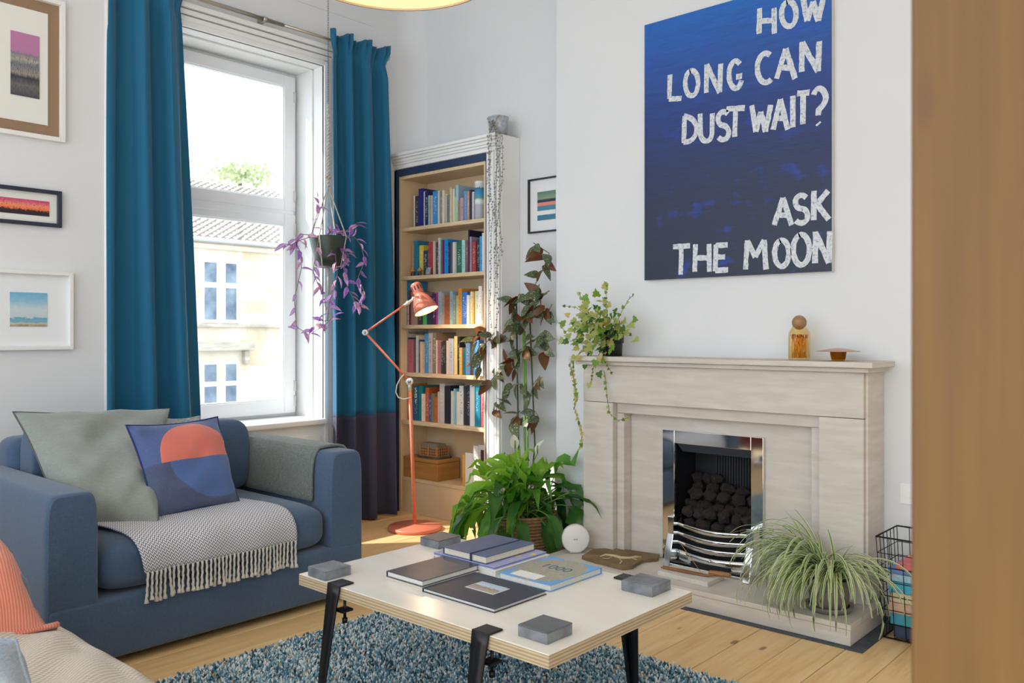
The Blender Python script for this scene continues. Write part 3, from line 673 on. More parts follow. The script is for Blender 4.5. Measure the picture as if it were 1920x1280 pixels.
# ------------------------------------------------------------------ books
def book_mat():
    m = M('book_cover', '808080', .5); t = NT(m); oi = t.new('ShaderNodeObjectInfo')
    s3 = t.new('ShaderNodeSeparateXYZ'); t.link(t.coord('Generated'), s3.inputs[0])
    # illegible print: strokes running up the spine, on most books
    c = t.new('ShaderNodeCombineXYZ'); t.link(t.math('MULTIPLY', s3.outputs[0], 3.), c.inputs[0]); t.link(t.math('MULTIPLY', s3.outputs[2], 26.), c.inputs[2]); t.link(t.math('MULTIPLY', oi.outputs['Random'], 90.), c.inputs[1])
    n = t.noise(c.outputs[0], 1.6, 1)
    k = t.math('GREATER_THAN', n, .60)
    inx = t.math('LESS_THAN', t.math('ABSOLUTE', t.math('SUBTRACT', s3.outputs[0], .5)), .24)
    lo = t.math('ADD', .12, t.math('MULTIPLY', oi.outputs['Random'], .25))
    inz = t.math('MULTIPLY', t.math('GREATER_THAN', s3.outputs[2], lo), t.math('LESS_THAN', s3.outputs[2], .86))
    k = t.math('MULTIPLY', t.math('MULTIPLY', k, inx), inz)
    dark = t.math('GREATER_THAN', t.math('FRACT', t.math('MULTIPLY', oi.outputs['Random'], 7.31)), .45)
    tc = t.mix(dark, '2a2c34', 'e9e6de')
    mx = t.n.new('ShaderNodeMix'); mx.data_type = 'RGBA'; t.link(t.math('MULTIPLY', k, .8), mx.inputs[0]); t.link(oi.outputs['Color'], mx.inputs[6]); t.link(tc, mx.inputs[7])
    t.color(mx.outputs[2]); return m
BOOK = book_mat(); PAGE = M('page_block', 'e6dcc8', .8)
CN = {}
def cname(hexs):
    r, g, b_ = [int(hexs[i:i+2], 16) for i in (0, 2, 4)]
    import colorsys
    h, l, s = colorsys.rgb_to_hls(r/255, g/255, b_/255)
    if s < .16: return 'black' if l < .2 else 'dark grey' if l < .36 else 'grey' if l < .66 else 'pale grey' if l < .8 else 'white'
    base = 'red' if h < .03 or h > .94 else 'orange' if h < .1 else 'yellow' if h < .17 else 'green' if h < .45 else 'teal' if h < .53 else 'blue' if h < .68 else 'purple' if h < .82 else 'pink'
    if base == 'orange' and s < .55: base = 'brown' if l < .55 else 'tan' if l < .72 else 'cream'
    if base == 'yellow' and s < .6: base = 'cream' if l > .6 else 'olive'
    if base == 'red' and l < .35: base = 'maroon'
    if base == 'blue' and l < .3: return 'navy'
    if base in ('cream', 'tan', 'brown', 'maroon', 'olive'): return base
    return ('pale ' if l > .68 else 'dark ' if l < .33 else '')+base
def book_mesh(w_, dep, h):
    t_ = min(.003, w_*.14); b = MB()
    b.box(0, w_, 0, .003, 0, h); b.box(0, t_, .003, dep, 0, h); b.box(w_-t_, w_, .003, dep, 0, h)
    b.box(t_, w_-t_, .003, dep-.006, .004, h-.004, 1)
    return b.mesh('book', [BOOK, PAGE])
def book(x, y, z, w_, dep, h, col, label, group, lean=0):
    o = bpy.data.objects.new('book', book_mesh(w_, dep, h)); COL.objects.link(o); o.location = (x, y, z)
    if lean: o.rotation_euler = (0, lean, 0)
    o.color = (*lin(col), 1); tag(o, label, 'book', group)
    return o
SH = [
 ('top', 740, 320, 9.847, SZ[0], '330,360,460,d9d4cc 360,430,465,3d2f38 436,520,330,232a7c 522,558,380,c9c9d4 560,613,385,1a2c58 615,650,455,a9b9a9 655,688,455,c9b9b4 690,775,375,3f93cf 780,812,370,ddd3c0 815,875,385,8a8f88 878,915,360,e5d7c2 922,955,425,e0cfae 958,1010,450,7b828c 1015,1050,320,dcc7a2 1052,1085,330,cfd6cf 1088,1117,475,d8d658 1119,1164,262,9fc4d8 1166,1200,540,a88b5c 1203,1262,500,b79fb0 1268,1318,370,6f95c6 1322,1363,375,c79478 1365,1402,350,35354a 1405,1448,385,cfcfd8 1450,1482,400,7d7f84'),
 ('second', 740, 420, 10.105, SZ[1], '310,334,370,d98a58 336,358,365,e6dcc0 360,440,315,1f7d9f 445,523,400,dcc84e 525,598,500,3b4454 600,635,480,2e5870 637,720,335,b8444e 725,762,320,c9c0ae 768,820,345,4f3a3c 825,865,262,bfd3c4 868,898,300,8a5a88 900,935,350,4a3050 938,1008,290,2089dd 1010,1033,350,12406e 1035,1070,350,5c5a60 1075,1128,340,d8d8d6 1130,1163,340,b9b4a8 1165,1268,325,2f6a5c 1272,1330,305,a5d6cc 1335,1383,310,8c4a60 1385,1413,110,1a1a38 1415,1446,240,9b8fa4 1448,1526,330,a53c42 1530,1590,300,34302f 1592,1648,230,2aa4d8 1650,1700,165,dde3ec'),
 ('third', 740, 515, 10.105, SZ[2], '165,203,85,3f96c4 205,258,560,d8c9c0 262,308,300,8a2f38 310,422,320,b08a7c 425,512,620,4a3a30 515,586,650,46c070 590,688,400,3a4452 690,767,350,54305a 770,815,340,b8489a 820,878,320,a9c4cc 880,920,345,c4a8a4 922,1026,390,b06a42 1030,1083,310,9cc0cc 1085,1140,370,8a9a86 1142,1180,390,a8b8a4 1182,1250,258,dd962c 1255,1360,325,3a74c8 1362,1415,385,dcdad2 1418,1468,320,e3d3b4 1470,1500,330,e0b048 1505,1575,310,c9d2c4 1580,1640,215,e3e0de 1643,1668,300,b9a890 1670,1710,300,33568c'),
 ('fourth', 740, 605, 10.105, SZ[3], '165,180,112,c9bfb0 182,238,280,2c3450 240,343,310,c06a78 345,390,310,5a5a6a 392,438,240,cfc2ae 440,468,320,3a4a80 470,518,360,d9bd98 520,552,410,dfa880 555,632,205,4a90c0 635,698,190,b6b2aa 700,762,185,8f7864 765,788,330,ead9c4 790,868,330,a87078 870,912,360,3a4438 915,953,340,3c3028 955,1006,340,e3cfc0 1010,1108,300,c3c3c8 1112,1170,255,ecd488 1172,1220,262,2b2826 1222,1275,470,d8b060 1278,1327,480,2f7080 1330,1413,390,6a98c0 1415,1467,400,5a4450 1470,1498,350,6a84b8 1500,1585,330,4f95dd 1590,1650,400,d8dce4'),
 ('fifth', 740, 700, 10.105, SZ[4], '165,207,200,e0963a 210,243,480,e88a3a 245,343,480,4a5a8a 345,430,235,1f5f74 432,505,235,1f7f84 507,565,390,e6d8c4 567,635,270,b85a30 640,688,420,3a5fa0 690,746,380,8a7a5c 750,805,450,c9683c 808,831,350,d9c7a8 835,935,195,c9c6c0 940,1046,240,2c2c30 1050,1110,335,cdd2cc 1112,1145,290,86c0d4 1148,1200,345,e2d3ba 1203,1285,235,dcdcd8 1288,1340,240,3a3836 1343,1413,230,2a3444 1418,1505,225,dfe3e4 1508,1606,235,1f88a4 1610,1688,240,e07f90 1690,1712,400,5a2a30')]
BF = YC+.045
white_ink = M('white_ink', 'eceae4', .6); dark_ink = M('dark_ink', '2a2826', .6)
for shelf, ox, oy, scl, z, spec in SH:
    items = [s.split(',') for s in spec.split()]
    px_prev = BX0+.024
    for k, (xl, xr, yt, col) in enumerate(items):
        xa = on_y(ox+float(xl)/scl, 500, BF).x; xb = on_y(ox+float(xr)/scl, 500, BF).x
        xa = max(xa, px_prev+.0005); xb = min(max(xb, xa+.006), BX1-.022); px_prev = xb
        # height from where the spine's top shows
        top = on_y(ox+(float(xl)+float(xr))/2/scl, oy+float(yt)/scl, BF).z
        h = max(.11, min(top-z, .312))
        dep = .135 if h < .2 else .165 if h < .25 else .19
        size = 'short' if h < .2 else 'tall' if h > .262 else 'mid-height'
        y = BF + R.uniform(0, .012)
        lab = '%s %s book, %s from the left on the %s bookcase shelf' % (size, cname(col), ordn[k], shelf)
        o = book(xa, y, z+.0005, xb-xa, dep, h, col, lab, 'books on the %s bookcase shelf' % shelf)
        cover = frame((xb+.0004, y+dep/2, z), (0, 1, 0), (0, 0, 1))
        spine = lambda zz: frame(((xa+xb)/2, y-.0005, z+zz), (1, 0, 0), (0, 0, 1))
        vert = lambda zz: frame(((xa+xb)/2, y-.0005, z+zz), (0, 0, 1), (-1, 0, 0))
        if shelf == 'fourth' and k == 0: text_mesh('MACKINTOSH', dark_ink, 'title', o, cover @ Matrix.Translation((0, h-.03, 0)), .026)
        if shelf == 'fourth' and col == '2b2826': text_mesh('EAMES', M('cream_ink', 'e2cfae', .6), 'title', o, cover @ Matrix.Translation((0, h-.04, 0)), .036)
        if shelf == 'fifth' and k == 3:
            for q, ch in enumerate('501'): text_mesh(ch, white_ink, 'title', o, spine(h-.03-.04*q), .045)
        if shelf == 'third' and k == 1:
            text_mesh('WH', M('red_ink', 'b0424a', .6), 'title', o, spine(.075), .012); text_mesh('TO', MATS['red_ink'], 'title', o, spine(.03), .012)
# tin canister on the top shelf, small picture frame and mushroom houses on the second
tp = Vector((on_y(740+1568/9.847, 400, BF+.03).x, BF+.035, SZ[0]))
tn = thing('canister', 'tall illustrated paper canister at the end of the top bookcase shelf', 'canister', tp)
hh = on_y(899, 338, BF).z-SZ[0]
tm = print_mat('canister_print', [(.0, 'c9cdd4'), (.42, 'b8bcc8'), (.5, 'eceef0'), (.56, 'dfe5e8'), (.6, '6fa86a'), (.66, '4a9fd0'), (.86, '3f8fc8'), (.88, '2c4a7c'), (.92, 'e6e8ea'), (1, 'eceef0')], .12, 12, (1, 1, 1))
MB().lathe([(0, .0005), (.036, .0005), (.036, hh*.92), (0, hh*.92)], 24, Matrix.Translation(tp)).build('tube', tm, tn)
MB().lathe([(.0365, hh*.92), (.0365, hh-.002), (.034, hh), (0, hh)], 24, Matrix.Translation(tp)).build('lid', M('canister_lid', 'e9eaec', .4), tn)
roofm = M('toy_roof', 'b98a4c', .7); stemm = M('toy_stem', '6b4a36', .7)
for k, (cx_, w_, lab) in enumerate(((335, 62, 'small wooden mushroom house ornament at the left of the second shelf'), (468, 66, 'small wooden mushroom house ornament beside the little photo frame'))):
    p = on_y(740+cx_/10.105, 512, YC+.02); p = Vector((p.x, YC+.0235, SZ[1])); r = w_/10.105/2*p.length*0+.0205
    ms = thing('mushroom_ornament', lab, 'ornament', p, group='mushroom house ornaments')
    MB().lathe([(0, .0005), (r*.62, .0005), (r*.6, .02), (r*.5, .034), (0, .034)], 14, Matrix.Translation(p)).build('stem', stemm, ms)
    MB().lathe([(r*.5, .03), (r, .033), (r*.9, .038), (r*.35, .052), (.003, .06), (0, .062)], 14, Matrix.Translation(p)).build('cap', roofm, ms)
    MB().box(p.x-.005, p.x+.005, p.y-r*.62, p.y-r*.5, SZ[1]+.002, SZ[1]+.018).build('door', M('toy_door', '2a1c16', .7), ms)
p = on_y(740+640/10.105, 510, YC+.02)
ph = thing('picture_stand', 'tiny silver photo frame leaning on the second bookcase shelf', 'picture frame', (p.x, YC+.012, SZ[1]))
mt = Matrix.Translation((p.x, YC+.012, SZ[1]+.001)) @ Matrix.Rotation(.0, 4, 'X') @ Matrix.Rotation(-.18, 4, 'X')
MB().obox((0, 0, 0), .022, .003, .026, mat=mt @ Matrix.Translation((0, .003, .027))).build('frame', M('silver_frame', 'b9b9bb', .3, metal=.6), ph, bevel=.001)
MB().obox((0, 0, 0), .016, .0008, .019, mat=mt @ Matrix.Translation((0, -.0010, .027))).build('photo', M('tiny_photo', '6f7f98', .5, var='d0d0d8', vscale=60), ph)
# wooden box with a model building on a slate tray; books at the right of the bottom compartment
bz = .2455
o_ = M('oak_box', 'c08a4c', .5, var='a87438', vscale=4, vstretch=(1, 1, 8))
xb0, xb1 = BX0+.03, on_y(740+860/7.11, 880, YC+.12).x
xc = on_y(740+575/7.11, 895, YC+.02).x
bxn = thing('wooden_box', 'lidded honey coloured wooden box in the bottom bookcase compartment', 'box', ((xb0+xc)/2, YC+.1, bz))
MB().box(xb0, xc, YC+.018, YC+.225, bz, bz+.118).build('body', o_, bxn, bevel=.002)
MB().box(xb0, xc, YC+.016, YC+.227, bz+.120, bz+.145).build('lid', o_, bxn, bevel=.003)
tz = bz+.1455
ty = thing('slate_tray', 'dark oval tray under the model building', 'tray', ((xb0+xc)/2+.03, YC+.11, tz))
tc = Vector(((xb0+xc)/2+.035, YC+.115, tz))
pl_ = [(tc.x+.12*math.copysign(abs(math.cos(a))**.5, math.cos(a)), tc.y+.085*math.copysign(abs(math.sin(a))**.5, math.sin(a))) for a in [2*PI*k/28 for k in range(28)]]
MB().prism(pl_, Matrix.Translation((0, 0, tz+.0002)), .009).build('plate', M('tray_dark', '4a4a50', .5), ty, bevel=.002)
mz = tz+.0095
mb = thing('model_building', 'miniature terracotta palace model with rows of dark windows', 'model', (tc.x, tc.y, mz))
clay = M('model_clay', 'c28a58', .8, var='a8744a', vscale=60); dkw = M('model_window', '3a2a22', .7); mroof = M('model_roof', '8a8478', .8)
x0, x1, y0, y1 = tc.x-.085, tc.x+.085, tc.y-.05, tc.y+.05
MB().box(x0, x1, y0, y1, mz, mz+.062).build('walls', clay, mb)
MB().prism([(y0-.002, 0), (y1+.002, 0), (y1-.02, .026), (y0+.02, .026)], Matrix(((0, 0, 1, x0+.004), (1, 0, 0, 0), (0, 1, 0, mz+.062), (0, 0, 0, 1))), x1-x0-.012).build('roof', mroof, mb)
for k in range(10):
    for j in range(3):
        xx = lerp(x0+.008, x1-.008, k/9); MB().box(xx-.0035, xx+.0035, y0-.0012, y0, mz+.008+j*.018, mz+.019+j*.018).build('window', dkw, mb)
for k in range(5):
    for j in range(3):
        yy = lerp(y0+.01, y1-.01, k/4); MB().box(x1, x1+.0012, yy-.0035, yy+.0035, mz+.008+j*.018, mz+.019+j*.018).build('window', dkw, mb)
for (xx, yy) in ((x0, y0), (x1, y0), (x1, y1), (x0, y1), ((x0+x1)/2, y0)): MB().box(xx-.006, xx+.006, yy-.006, yy+.006, mz, mz+.072).build('turret', clay, mb)
for k in range(8): MB().box(lerp(x0+.01, x1-.01, k/7)-.002, lerp(x0+.01, x1-.01, k/7)+.002, y0+.018, y0+.022, mz+.086, mz+.094).build('chimney', clay, mb)
px_prev = -9
for k, (xl, xr, yt, col, nm) in enumerate(((905, 938, 440, 'f0a830', 'slim orange'), (940, 1045, 415, 'e8e6e2', 'thick white'), (1048, 1113, 320, 'dad6d4', 'tall pale'), (1115, 1215, 310, 'cdc6c0', 'wide cream'))):
    xa, xb = on_y(740+xl/7.11, 880, YC+.04).x, min(on_y(740+xr/7.11, 880, YC+.04).x, BX1-.023)
    h = on_y(740+xl/7.11, 790+yt/7.11, YC+.04).z-bz
    o = book(xa, YC+.04, bz+.0005, xb-xa-.001, .17, h, col, '%s book standing in the bottom bookcase compartment' % nm, 'books in the bottom compartment')
    if k == 3: 
        MB().box(lerp(xa, xb, .35), xb-.004, YC+.039, YC+.0399, bz+h-.16, bz+h-.03).build('title_panel', M('maroon_panel', '4a2630', .6), o)
# ------------------------------------------------------------------ sofa and soft furnishings
def fabric(name, a, b_, sc=420, rough=.9, sheen=.25, bump=.25, big=None):
    if name in MATS: return MATS[name]
    m = M(name, a, rough, sheen=sheen); t = NT(m)
    c = t.coord('Object')
    n1 = t.noise(t.coord('Object', (1, 1, .18)), sc, 2); n2 = t.noise(t.coord('Object', (.18, .18, 1)), sc, 2)
    f = t.math('MULTIPLY', t.math('ADD', n1, n2), .5); f2 = t.ramp(f, [(.36, '000000'), (.64, 'ffffff')])
    col = t.mix(f2, a, b_)
    if big: col = t.mix(t.math('MULTIPLY', t.ramp(t.noise(c, 3.5, 3), [(.3, '000000'), (.7, 'ffffff')]), .5), col, big)
    t.color(col); t.bump(f, bump, .004); return m
blue = fabric('sofa_blue', '405670', '516883', big='3a4e6c')
SXF, SXB = -3.24, -4.27
sofa = thing('sofa', 'blue fabric loveseat with square arms below the window', 'sofa', (-3.75, 1.85, 0))
MB().box(SXB, SXF+.005, 1.15, 2.55, .03, .262).build('base', blue, sofa, bevel=.02, seg=3)
def arm(y0, y1, zt):
    # box with a softly rounded top
    def f(u, v):
        a = 2*PI*u
        hw, hh = (y1-y0)/2, (zt-.03)/2
        n_ = 5.5; cx, sx = math.cos(a), math.sin(a)
        y = math.copysign(abs(cx)**(2/n_), cx); z = math.copysign(abs(sx)**(2/n_), sx)
        e = 1 if 0 < v < 1 else .93
        return (lerp(SXB, SXF, v), (y0+y1)/2+hw*y*e, .03+hh+hh*z*e)
    b = MB(); N = 48; st = [0, .003, .012, .03, .5, .97, .985, .995, 1]
    es = [.0, .93, .975, 1, 1, 1, .985, .96, .90]
    hw, hh = (y1-y0)/2, (zt-.03)/2
    def g2(u, v):
        i = min(int(v*(len(st)-1)+1e-6), len(st)-1); a = 2*PI*u; n_ = 6.5
        cx, sx = math.cos(a), math.sin(a)
        y = math.copysign(abs(cx)**(2/n_), cx); z = math.copysign(abs(sx)**(2/n_), sx)
        dx = .018*(1-es[i])/.1
        s_ = hw-(1-es[i])*hw*1.2; s2 = hh-(1-es[i])*hw*1.2
        return (lerp(SXB, SXF, st[i]), (y0+y1)/2+s_*y, .03+hh+s2*z)
    b.grid(g2, N, len(st)-1, closeu=True)
    o = len(b.v)-N
    b.add([b.v[o+k] for k in range(N)], [tuple(range(N))])
    return b.build('arm', blue, sofa)
arm(1.145, 1.332, .672); arm(2.368, 2.556, .700)
MB().box(SXB-.02, -4.08, 1.30, 2.40, .2, .79).build('back', blue, sofa, bevel=.06, seg=4)
def cushion_box(x0, x1, y0, y1, z0, z1, name, mat, parent, n=4.2, puff=.02, label=None):
    """superellipsoid slab"""
    b = MB(); c = Vector(((x0+x1)/2, (y0+y1)/2, (z0+z1)/2)); hx, hy, hz = (x1-x0)/2, (y1-y0)/2, (z1-z0)/2
    def f(u, v):
        a = 2*PI*u; p = PI*(v-.5)
        def pw(q, e): return math.copysign(abs(q)**e, q)
        cp, sp = math.cos(p), math.sin(p)
        x = pw(cp, .22)*pw(math.cos(a), .16); y = pw(cp, .22)*pw(math.sin(a), .16); z = pw(sp, .55)
        bulge = puff*(1-x**4)*(1-y**4)*(1 if sp > 0 else .2)*abs(z)
        wr = .004*nz((c.x+x*hx*6, c.y+y*hy*6, z*2))
        return (c.x+x*hx, c.y+y*hy, c.z+z*hz+(bulge+wr)*(1 if sp > 0 else -1))
    b.grid(f, 64, 28, closeu=True)
    return b.build(name, mat, parent, label=label)
cushion_box(-4.08, -3.238, 1.335, 2.366, .263, .462, 'seat_cushion', blue, sofa)
def pillow(name, label, tl, tr, br, bl_, thick, mat, nrm=None, seam=None, wr=.012, seed=0, group=None, cat='cushion', n=26, pinch=.06):
    tl, tr, br, bl_ = map(Vector, (tl, tr, br, bl_))
    N = ((tr-tl).cross(bl_-tl)).normalized()
    if N.dot(Vector((1, -.3, .2))) < 0: N = -N
    c = (tl+tr+br+bl_)/4
    t_ = thing(name, label, cat, ((bl_+br)/2), group=group)
    def pos(u, v, sgn):
        a, b_ = 2*u-1, 2*v-1
        # edges bow inward a little between the corners
        ea = 1-pinch*(1-abs(b_)**2)*abs(a)**2; eb = 1-pinch*(1-abs(a)**2)*abs(b_)**2
        uu, vv = (a*ea+1)/2, (b_*eb+1)/2
        p = bl_.lerp(br, uu).lerp(tl.lerp(tr, uu), vv)
        h = max(0, (1-abs(a)**2.6))**.55*max(0, (1-abs(b_)**2.6))**.55
        w_ = wr*(nz((u*2.6+seed, v*3.4, sgn), 1)+.55*nz((u*4-v*5+seed, v*2+u*3, sgn+4), 1)+.5*(.5-abs(nz((u*3+v*6+seed, v*4-u*3, 7), 1))*2)*.5)*min(1, 3*h+.1)
        return p + N*(sgn*thick/2*h + w_*sgn)
    b = MB(); b.grid(lambda u, v: pos(u, v, 1), n, n); b.build('front', mat, t_)
    b = MB(); b.grid(lambda u, v: pos(1-u, v, -1), n, n); b.build('rear', mat, t_)
    per = [(k/20, 0) for k in range(20)]+[(1, k/20) for k in range(20)]+[(1-k/20, 1) for k in range(20)]+[(0, 1-k/20) for k in range(21)]
    MB().tube([pos(u, v, 0) for u, v in per], .004, 6).build('piping', seam or mat, t_)
    return t_
cushion_box(-4.10, -3.93, 1.34, 1.84, .462, .862, 'back_cushion', blue, sofa)
cushion_box(-4.08, -3.90, 1.86, 2.36, .462, .80, 'back_cushion', blue, sofa)
gg = fabric('cushion_grey_green', '8b918a', '9aa098', 300, big='7f867f', bump=.15)
pillow('scatter_cushion', 'large grey-green linen cushion leaning against the left of the sofa back', on_x(24, 772, -4.0), on_x(318, 766, -3.98), on_z(300, 985, .475)+Vector((-.02, 0, 0)), Vector((-3.62, 1.345, .475)), .17, gg, seam=M('cushion_seam', '5a605c', .9), wr=.034, seed=3, n=44)
def print_cushion():
    m = M('cushion_print', '2a4580', .85, sheen=.2); t = NT(m)
    uv = t.new('ShaderNodeUVMap'); s3 = t.new('ShaderNodeSeparateXYZ'); t.link(uv.outputs[0], s3.inputs[0]); U, V = s3.outputs[0], s3.outputs[1]
    def disc(cu, cv, r):
        du = t.math('SUBTRACT', U, cu); dv = t.math('SUBTRACT', V, cv)
        return t.math('LESS_THAN', t.math('SQRT', t.math('ADD', t.math('MULTIPLY', du, du), t.math('MULTIPLY', dv, dv))), r)
    top = t.math('MULTIPLY', disc(.55, .53, .42), t.math('GREATER_THAN', V, .53))
    low = t.math('MULTIPLY', disc(.72, .60, .52), t.math('LESS_THAN', V, .53))
    col = t.mix(low, '263a66', '2a5598'); col = t.mix(t.math('GREATER_THAN', V, .53), col, '2d4c8a'); col = t.mix(top, col, 'e06a55')
    n = t.noise(t.coord('Object'), 350, 2); t.color(t.mix(t.math('MULTIPLY', n, .12), col, 'ffffff')); t.bump(t.noise(t.coord('Object'), 9, 4), .35, .03)
    return m
pillow('scatter_cushion', 'blue cushion with a coral half circle print on the sofa', on_x(236, 797, -3.60), on_x(408, 781, -3.74), on_z(450, 943, .482), on_z(288, 975, .478), .15, print_cushion(), seam=M('seam_blue', '26396a', .9), wr=.014, seed=9, pinch=.08)
kn = fabric('knit_grey', 'b9bcc0', '83888e', 120, bump=.6)
pillow('scatter_cushion', 'pale grey knitted cushion peeping out behind the coral print cushion', on_x(300, 784, -3.90), on_x(374, 780, -3.90), Vector((-3.86, 2.16, .5)), Vector((-3.86, 1.86, .5)), .08, kn, wr=.006, seed=5)
# throw with herringbone weave over the seat edge
def chevron(name, a, b_, nu, nv, amp=1.0):
    m = M(name, a, .9, sheen=.2); t = NT(m); uv = t.new('ShaderNodeUVMap'); s3 = t.new('ShaderNodeSeparateXYZ'); t.link(uv.outputs[0], s3.inputs[0])
    tri = t.math('ABSOLUTE', t.math('SUBTRACT', t.math('FRACT', t.math('MULTIPLY', s3.outputs[0], nu)), .5))
    ph = t.math('FRACT', t.math('ADD', t.math('MULTIPLY', s3.outputs[1], nv), t.math('MULTIPLY', tri, amp*2)))
    k = t.math('GREATER_THAN', ph, .5); t.color(t.mix(k, a, b_)); t.bump(k, .3, .003); return m
chv = chevron('herringbone', 'e8e6e4', '777a8c', 40, 52)
path = [(-3.84, .474), (-3.6, .480), (-3.42, .478), (-3.33, .472), (-3.275, .458), (-3.243, .43), (-3.228, .395), (-3.225, .36), (-3.226, .322)]
cum = [0]
for i in range(1, len(path)): cum.append(cum[-1]+math.hypot(path[i][0]-path[i-1][0], path[i][1]-path[i-1][1]))
def pth(v):
    s_ = v*cum[-1]
    for i in range(1, len(path)):
        if s_ <= cum[i]+1e-9:
            k = (s_-cum[i-1])/(cum[i]-cum[i-1]); return lerp(path[i-1][0], path[i][0], k), lerp(path[i-1][1], path[i][1], k)
    return path[-1]
def throw_p(u, v):
    x, z = pth(v); y = lerp(lerp(1.36, 1.49, v), lerp(2.05, 2.175, smooth(v)), u)
    w_ = .006*nz((x*5, y*6, 1)) + .004*math.sin(y*26)*smooth((v-.6)/.4)
    return (x+(w_*1.6 if v > .72 else 0)+.006*smooth((v-.7)/.3), y, z+abs(w_)*.7+.008)
tw = thing('throw_blanket', 'grey and white herringbone throw with a tasselled edge on the seat', 'blanket', (-3.5, 1.8, .48))
MB().grid(throw_p, 60, 40).build('cloth', chv, tw, solid=.006)
cream = fabric('tassel_cream', 'dcd6cb', 'c9c2b4', 300)
tas = []
for k in range(7):
    L = R.uniform(.100, .130); sw = R.uniform(-.012, .012); sx2 = R.uniform(-.004, .006)
    pts = [(sx2*s_+.0012*math.sin(s_*22), sw*s_*s_+.0012*math.cos(s_*22), -L*s_) for s_ in [q/12 for q in range(13)]]
    rr_ = [.0045, .005, .0042, .005, .0042, .005, .0042, .005, .0045, .0062, .0045, .0075, .0095]
    tas.append(MB().tube(pts, rr_, 7).mesh('tassel', cream))
nt = 37
for k in range(nt):
    u = (k+.5)/nt; p = Vector(throw_p(u, 1.0))
    inst(R.choice(tas), 'tassel', tw, Matrix.Translation(p+Vector((.004, 0, .004))) @ Matrix.Rotation(R.uniform(0, 6.2), 4, 'Z') @ Matrix.Scale(1, 4))
# wool blanket over the right arm
wool = fabric('wool_grey', '5b635f', '868b85', 260, bump=.8, big='6b736d')
def wool_p(u, v):
    y0, y1, zt = 2.368-.010, 2.556+.010, .700+.010
    pts = [(y0-.004, .462), (y0-.002, .54), (y0, .62), (y0+.01, .672), (y0+.035, zt-.004), (y0+.07, zt+.002), ((y0+y1)/2, zt+.004), (y1-.06, zt+.002), (y1-.03, zt-.006), (y1-.008, .68), (y1+.002, .62), (y1+.004, .5), (y1+.006, .40)]
    s_ = v*(len(pts)-1); i = min(int(s_), len(pts)-2); k = s_-i
    y = lerp(pts[i][0], pts[i+1][0], k); z = lerp(pts[i][1], pts[i+1][1], k)
    x = lerp(-4.07, -3.37, u)-.03*math.sin(v*3)*(1-u)
    return (x, y-.003*nz((x*8, z*8, 2))*(1 if v < .5 else -1), z+.002*nz((x*9, y*9, 0)))
wb2 = thing('wool_blanket', 'folded grey-green wool blanket draped over the right sofa arm', 'blanket', (-3.7, 2.46, .71))
MB().grid(wool_p, 30, 36).build('cloth', wool, wb2, solid=.010)
def hem(u): return [wool_p(u, k/36) for k in range(37)]
MB().tube(hem(1.0), .008, 6).build('hem', wool, wb2); MB().tube(hem(0.0), .008, 6).build('hem', wool, wb2)
# ------------------------------------------------------------------ second sofa, bottom left of the picture
grey_b = fabric('seat_grey_blue', '5b6673', '6b7682')
s2 = thing('armchair', 'low armchair covered with a cream throw in the near left corner', 'armchair', (-2.45, .45, 0))
MB().box(-3.05, -1.98, -.1, .91, .06, .30).build('base', grey_b, s2, bevel=.03, seg=3)
cushion_box(-2.595, -1.985, .1, .925, .30, .415, 'seat_cushion', grey_b, s2)
MB().box(-3.06, -2.60, -.1, .90, .3, .585).build('arm', grey_b, s2, bevel=.07, seg=4)
MB().box(-2.98, -1.98, -.25, .08, .2, .80).build('backrest', grey_b, s2, bevel=.06, seg=4)
for (x, y) in ((-2.92, .8), (-2.04, .8), (-2.92, -.05), (-2.04, -.05)): MB().tube([(x, y, 0), (x, y, .062)], .025, 10).build('leg', M('leg_wood', '4a3626', .5), s2)
ct = thing('seat_throw', 'cream ribbed throw covering the seat of the near armchair', 'blanket', (-2.3, .5, .43))
cr = chevron('cream_weave', 'ddd4c6', 'a89b8a', 44, 60)
def ct_p(u, v):
    y = lerp(.12, .955, min(1, v/.82)); z = .436
    e = smooth((y-.80)/.15); z = .440-.03*e*e
    if v > .82: z = lerp(.41, .22, (v-.82)/.18); y = .957+.01*math.sin(u*20)
    x = lerp(-2.60, -1.955, u); ed = smooth((u-.9)/.1); z -= .02*ed*ed
    z += .008*math.sin((x*.6+y)*40+2*nz((x*3, y*3, 0)))*smooth(v*3)*(1 if v < .8 else 0)+.006*nz((x*7, y*7, 1))
    return (x, y, z)
MB().grid(ct_p, 60, 60).build('cloth', cr, ct, solid=.008)
coral = fabric('coral_wool', 'd97c62', 'e8a890', 220, bump=.6)
t = NT(coral); wv = t.new('ShaderNodeTexWave'); wv.inputs['Scale'].default_value = 38; wv.inputs['Distortion'].default_value = .6; t.link(t.coord('UV', (1, 1.6, 1)), wv.inputs['Vector'])
t.color(t.mix(t.math('MULTIPLY', wv.outputs[1], .55), 'cf6b52', 'e9b39c'))
cb = thing('coral_blanket', 'coral knitted blanket heaped over the near armchair arm', 'blanket', (-2.85, .6, .45))
def cb_p(u, v):
    x = lerp(-3.14, -2.515, v)
    bx_ = (x+2.83)/.30
    z = .445+.20*max(0, 1-abs(bx_)**2.6)**.5 if abs(bx_) < 1 else .445
    y = lerp(.05, .955, u)
    top = z
    en = smooth((u-.84)/.16); z = lerp(top, .40, en*en)
    if abs(bx_) >= 1: z = .44
    f = .018*nz((x*7, y*5, 3))+.010*nz((x*14, y*11, 8))
    return (x+f*.5, y+.03*math.sin(v*5)*u, z+f*.7)
MB().grid(cb_p, 44, 44).build('cloth', coral, cb, solid=.012)
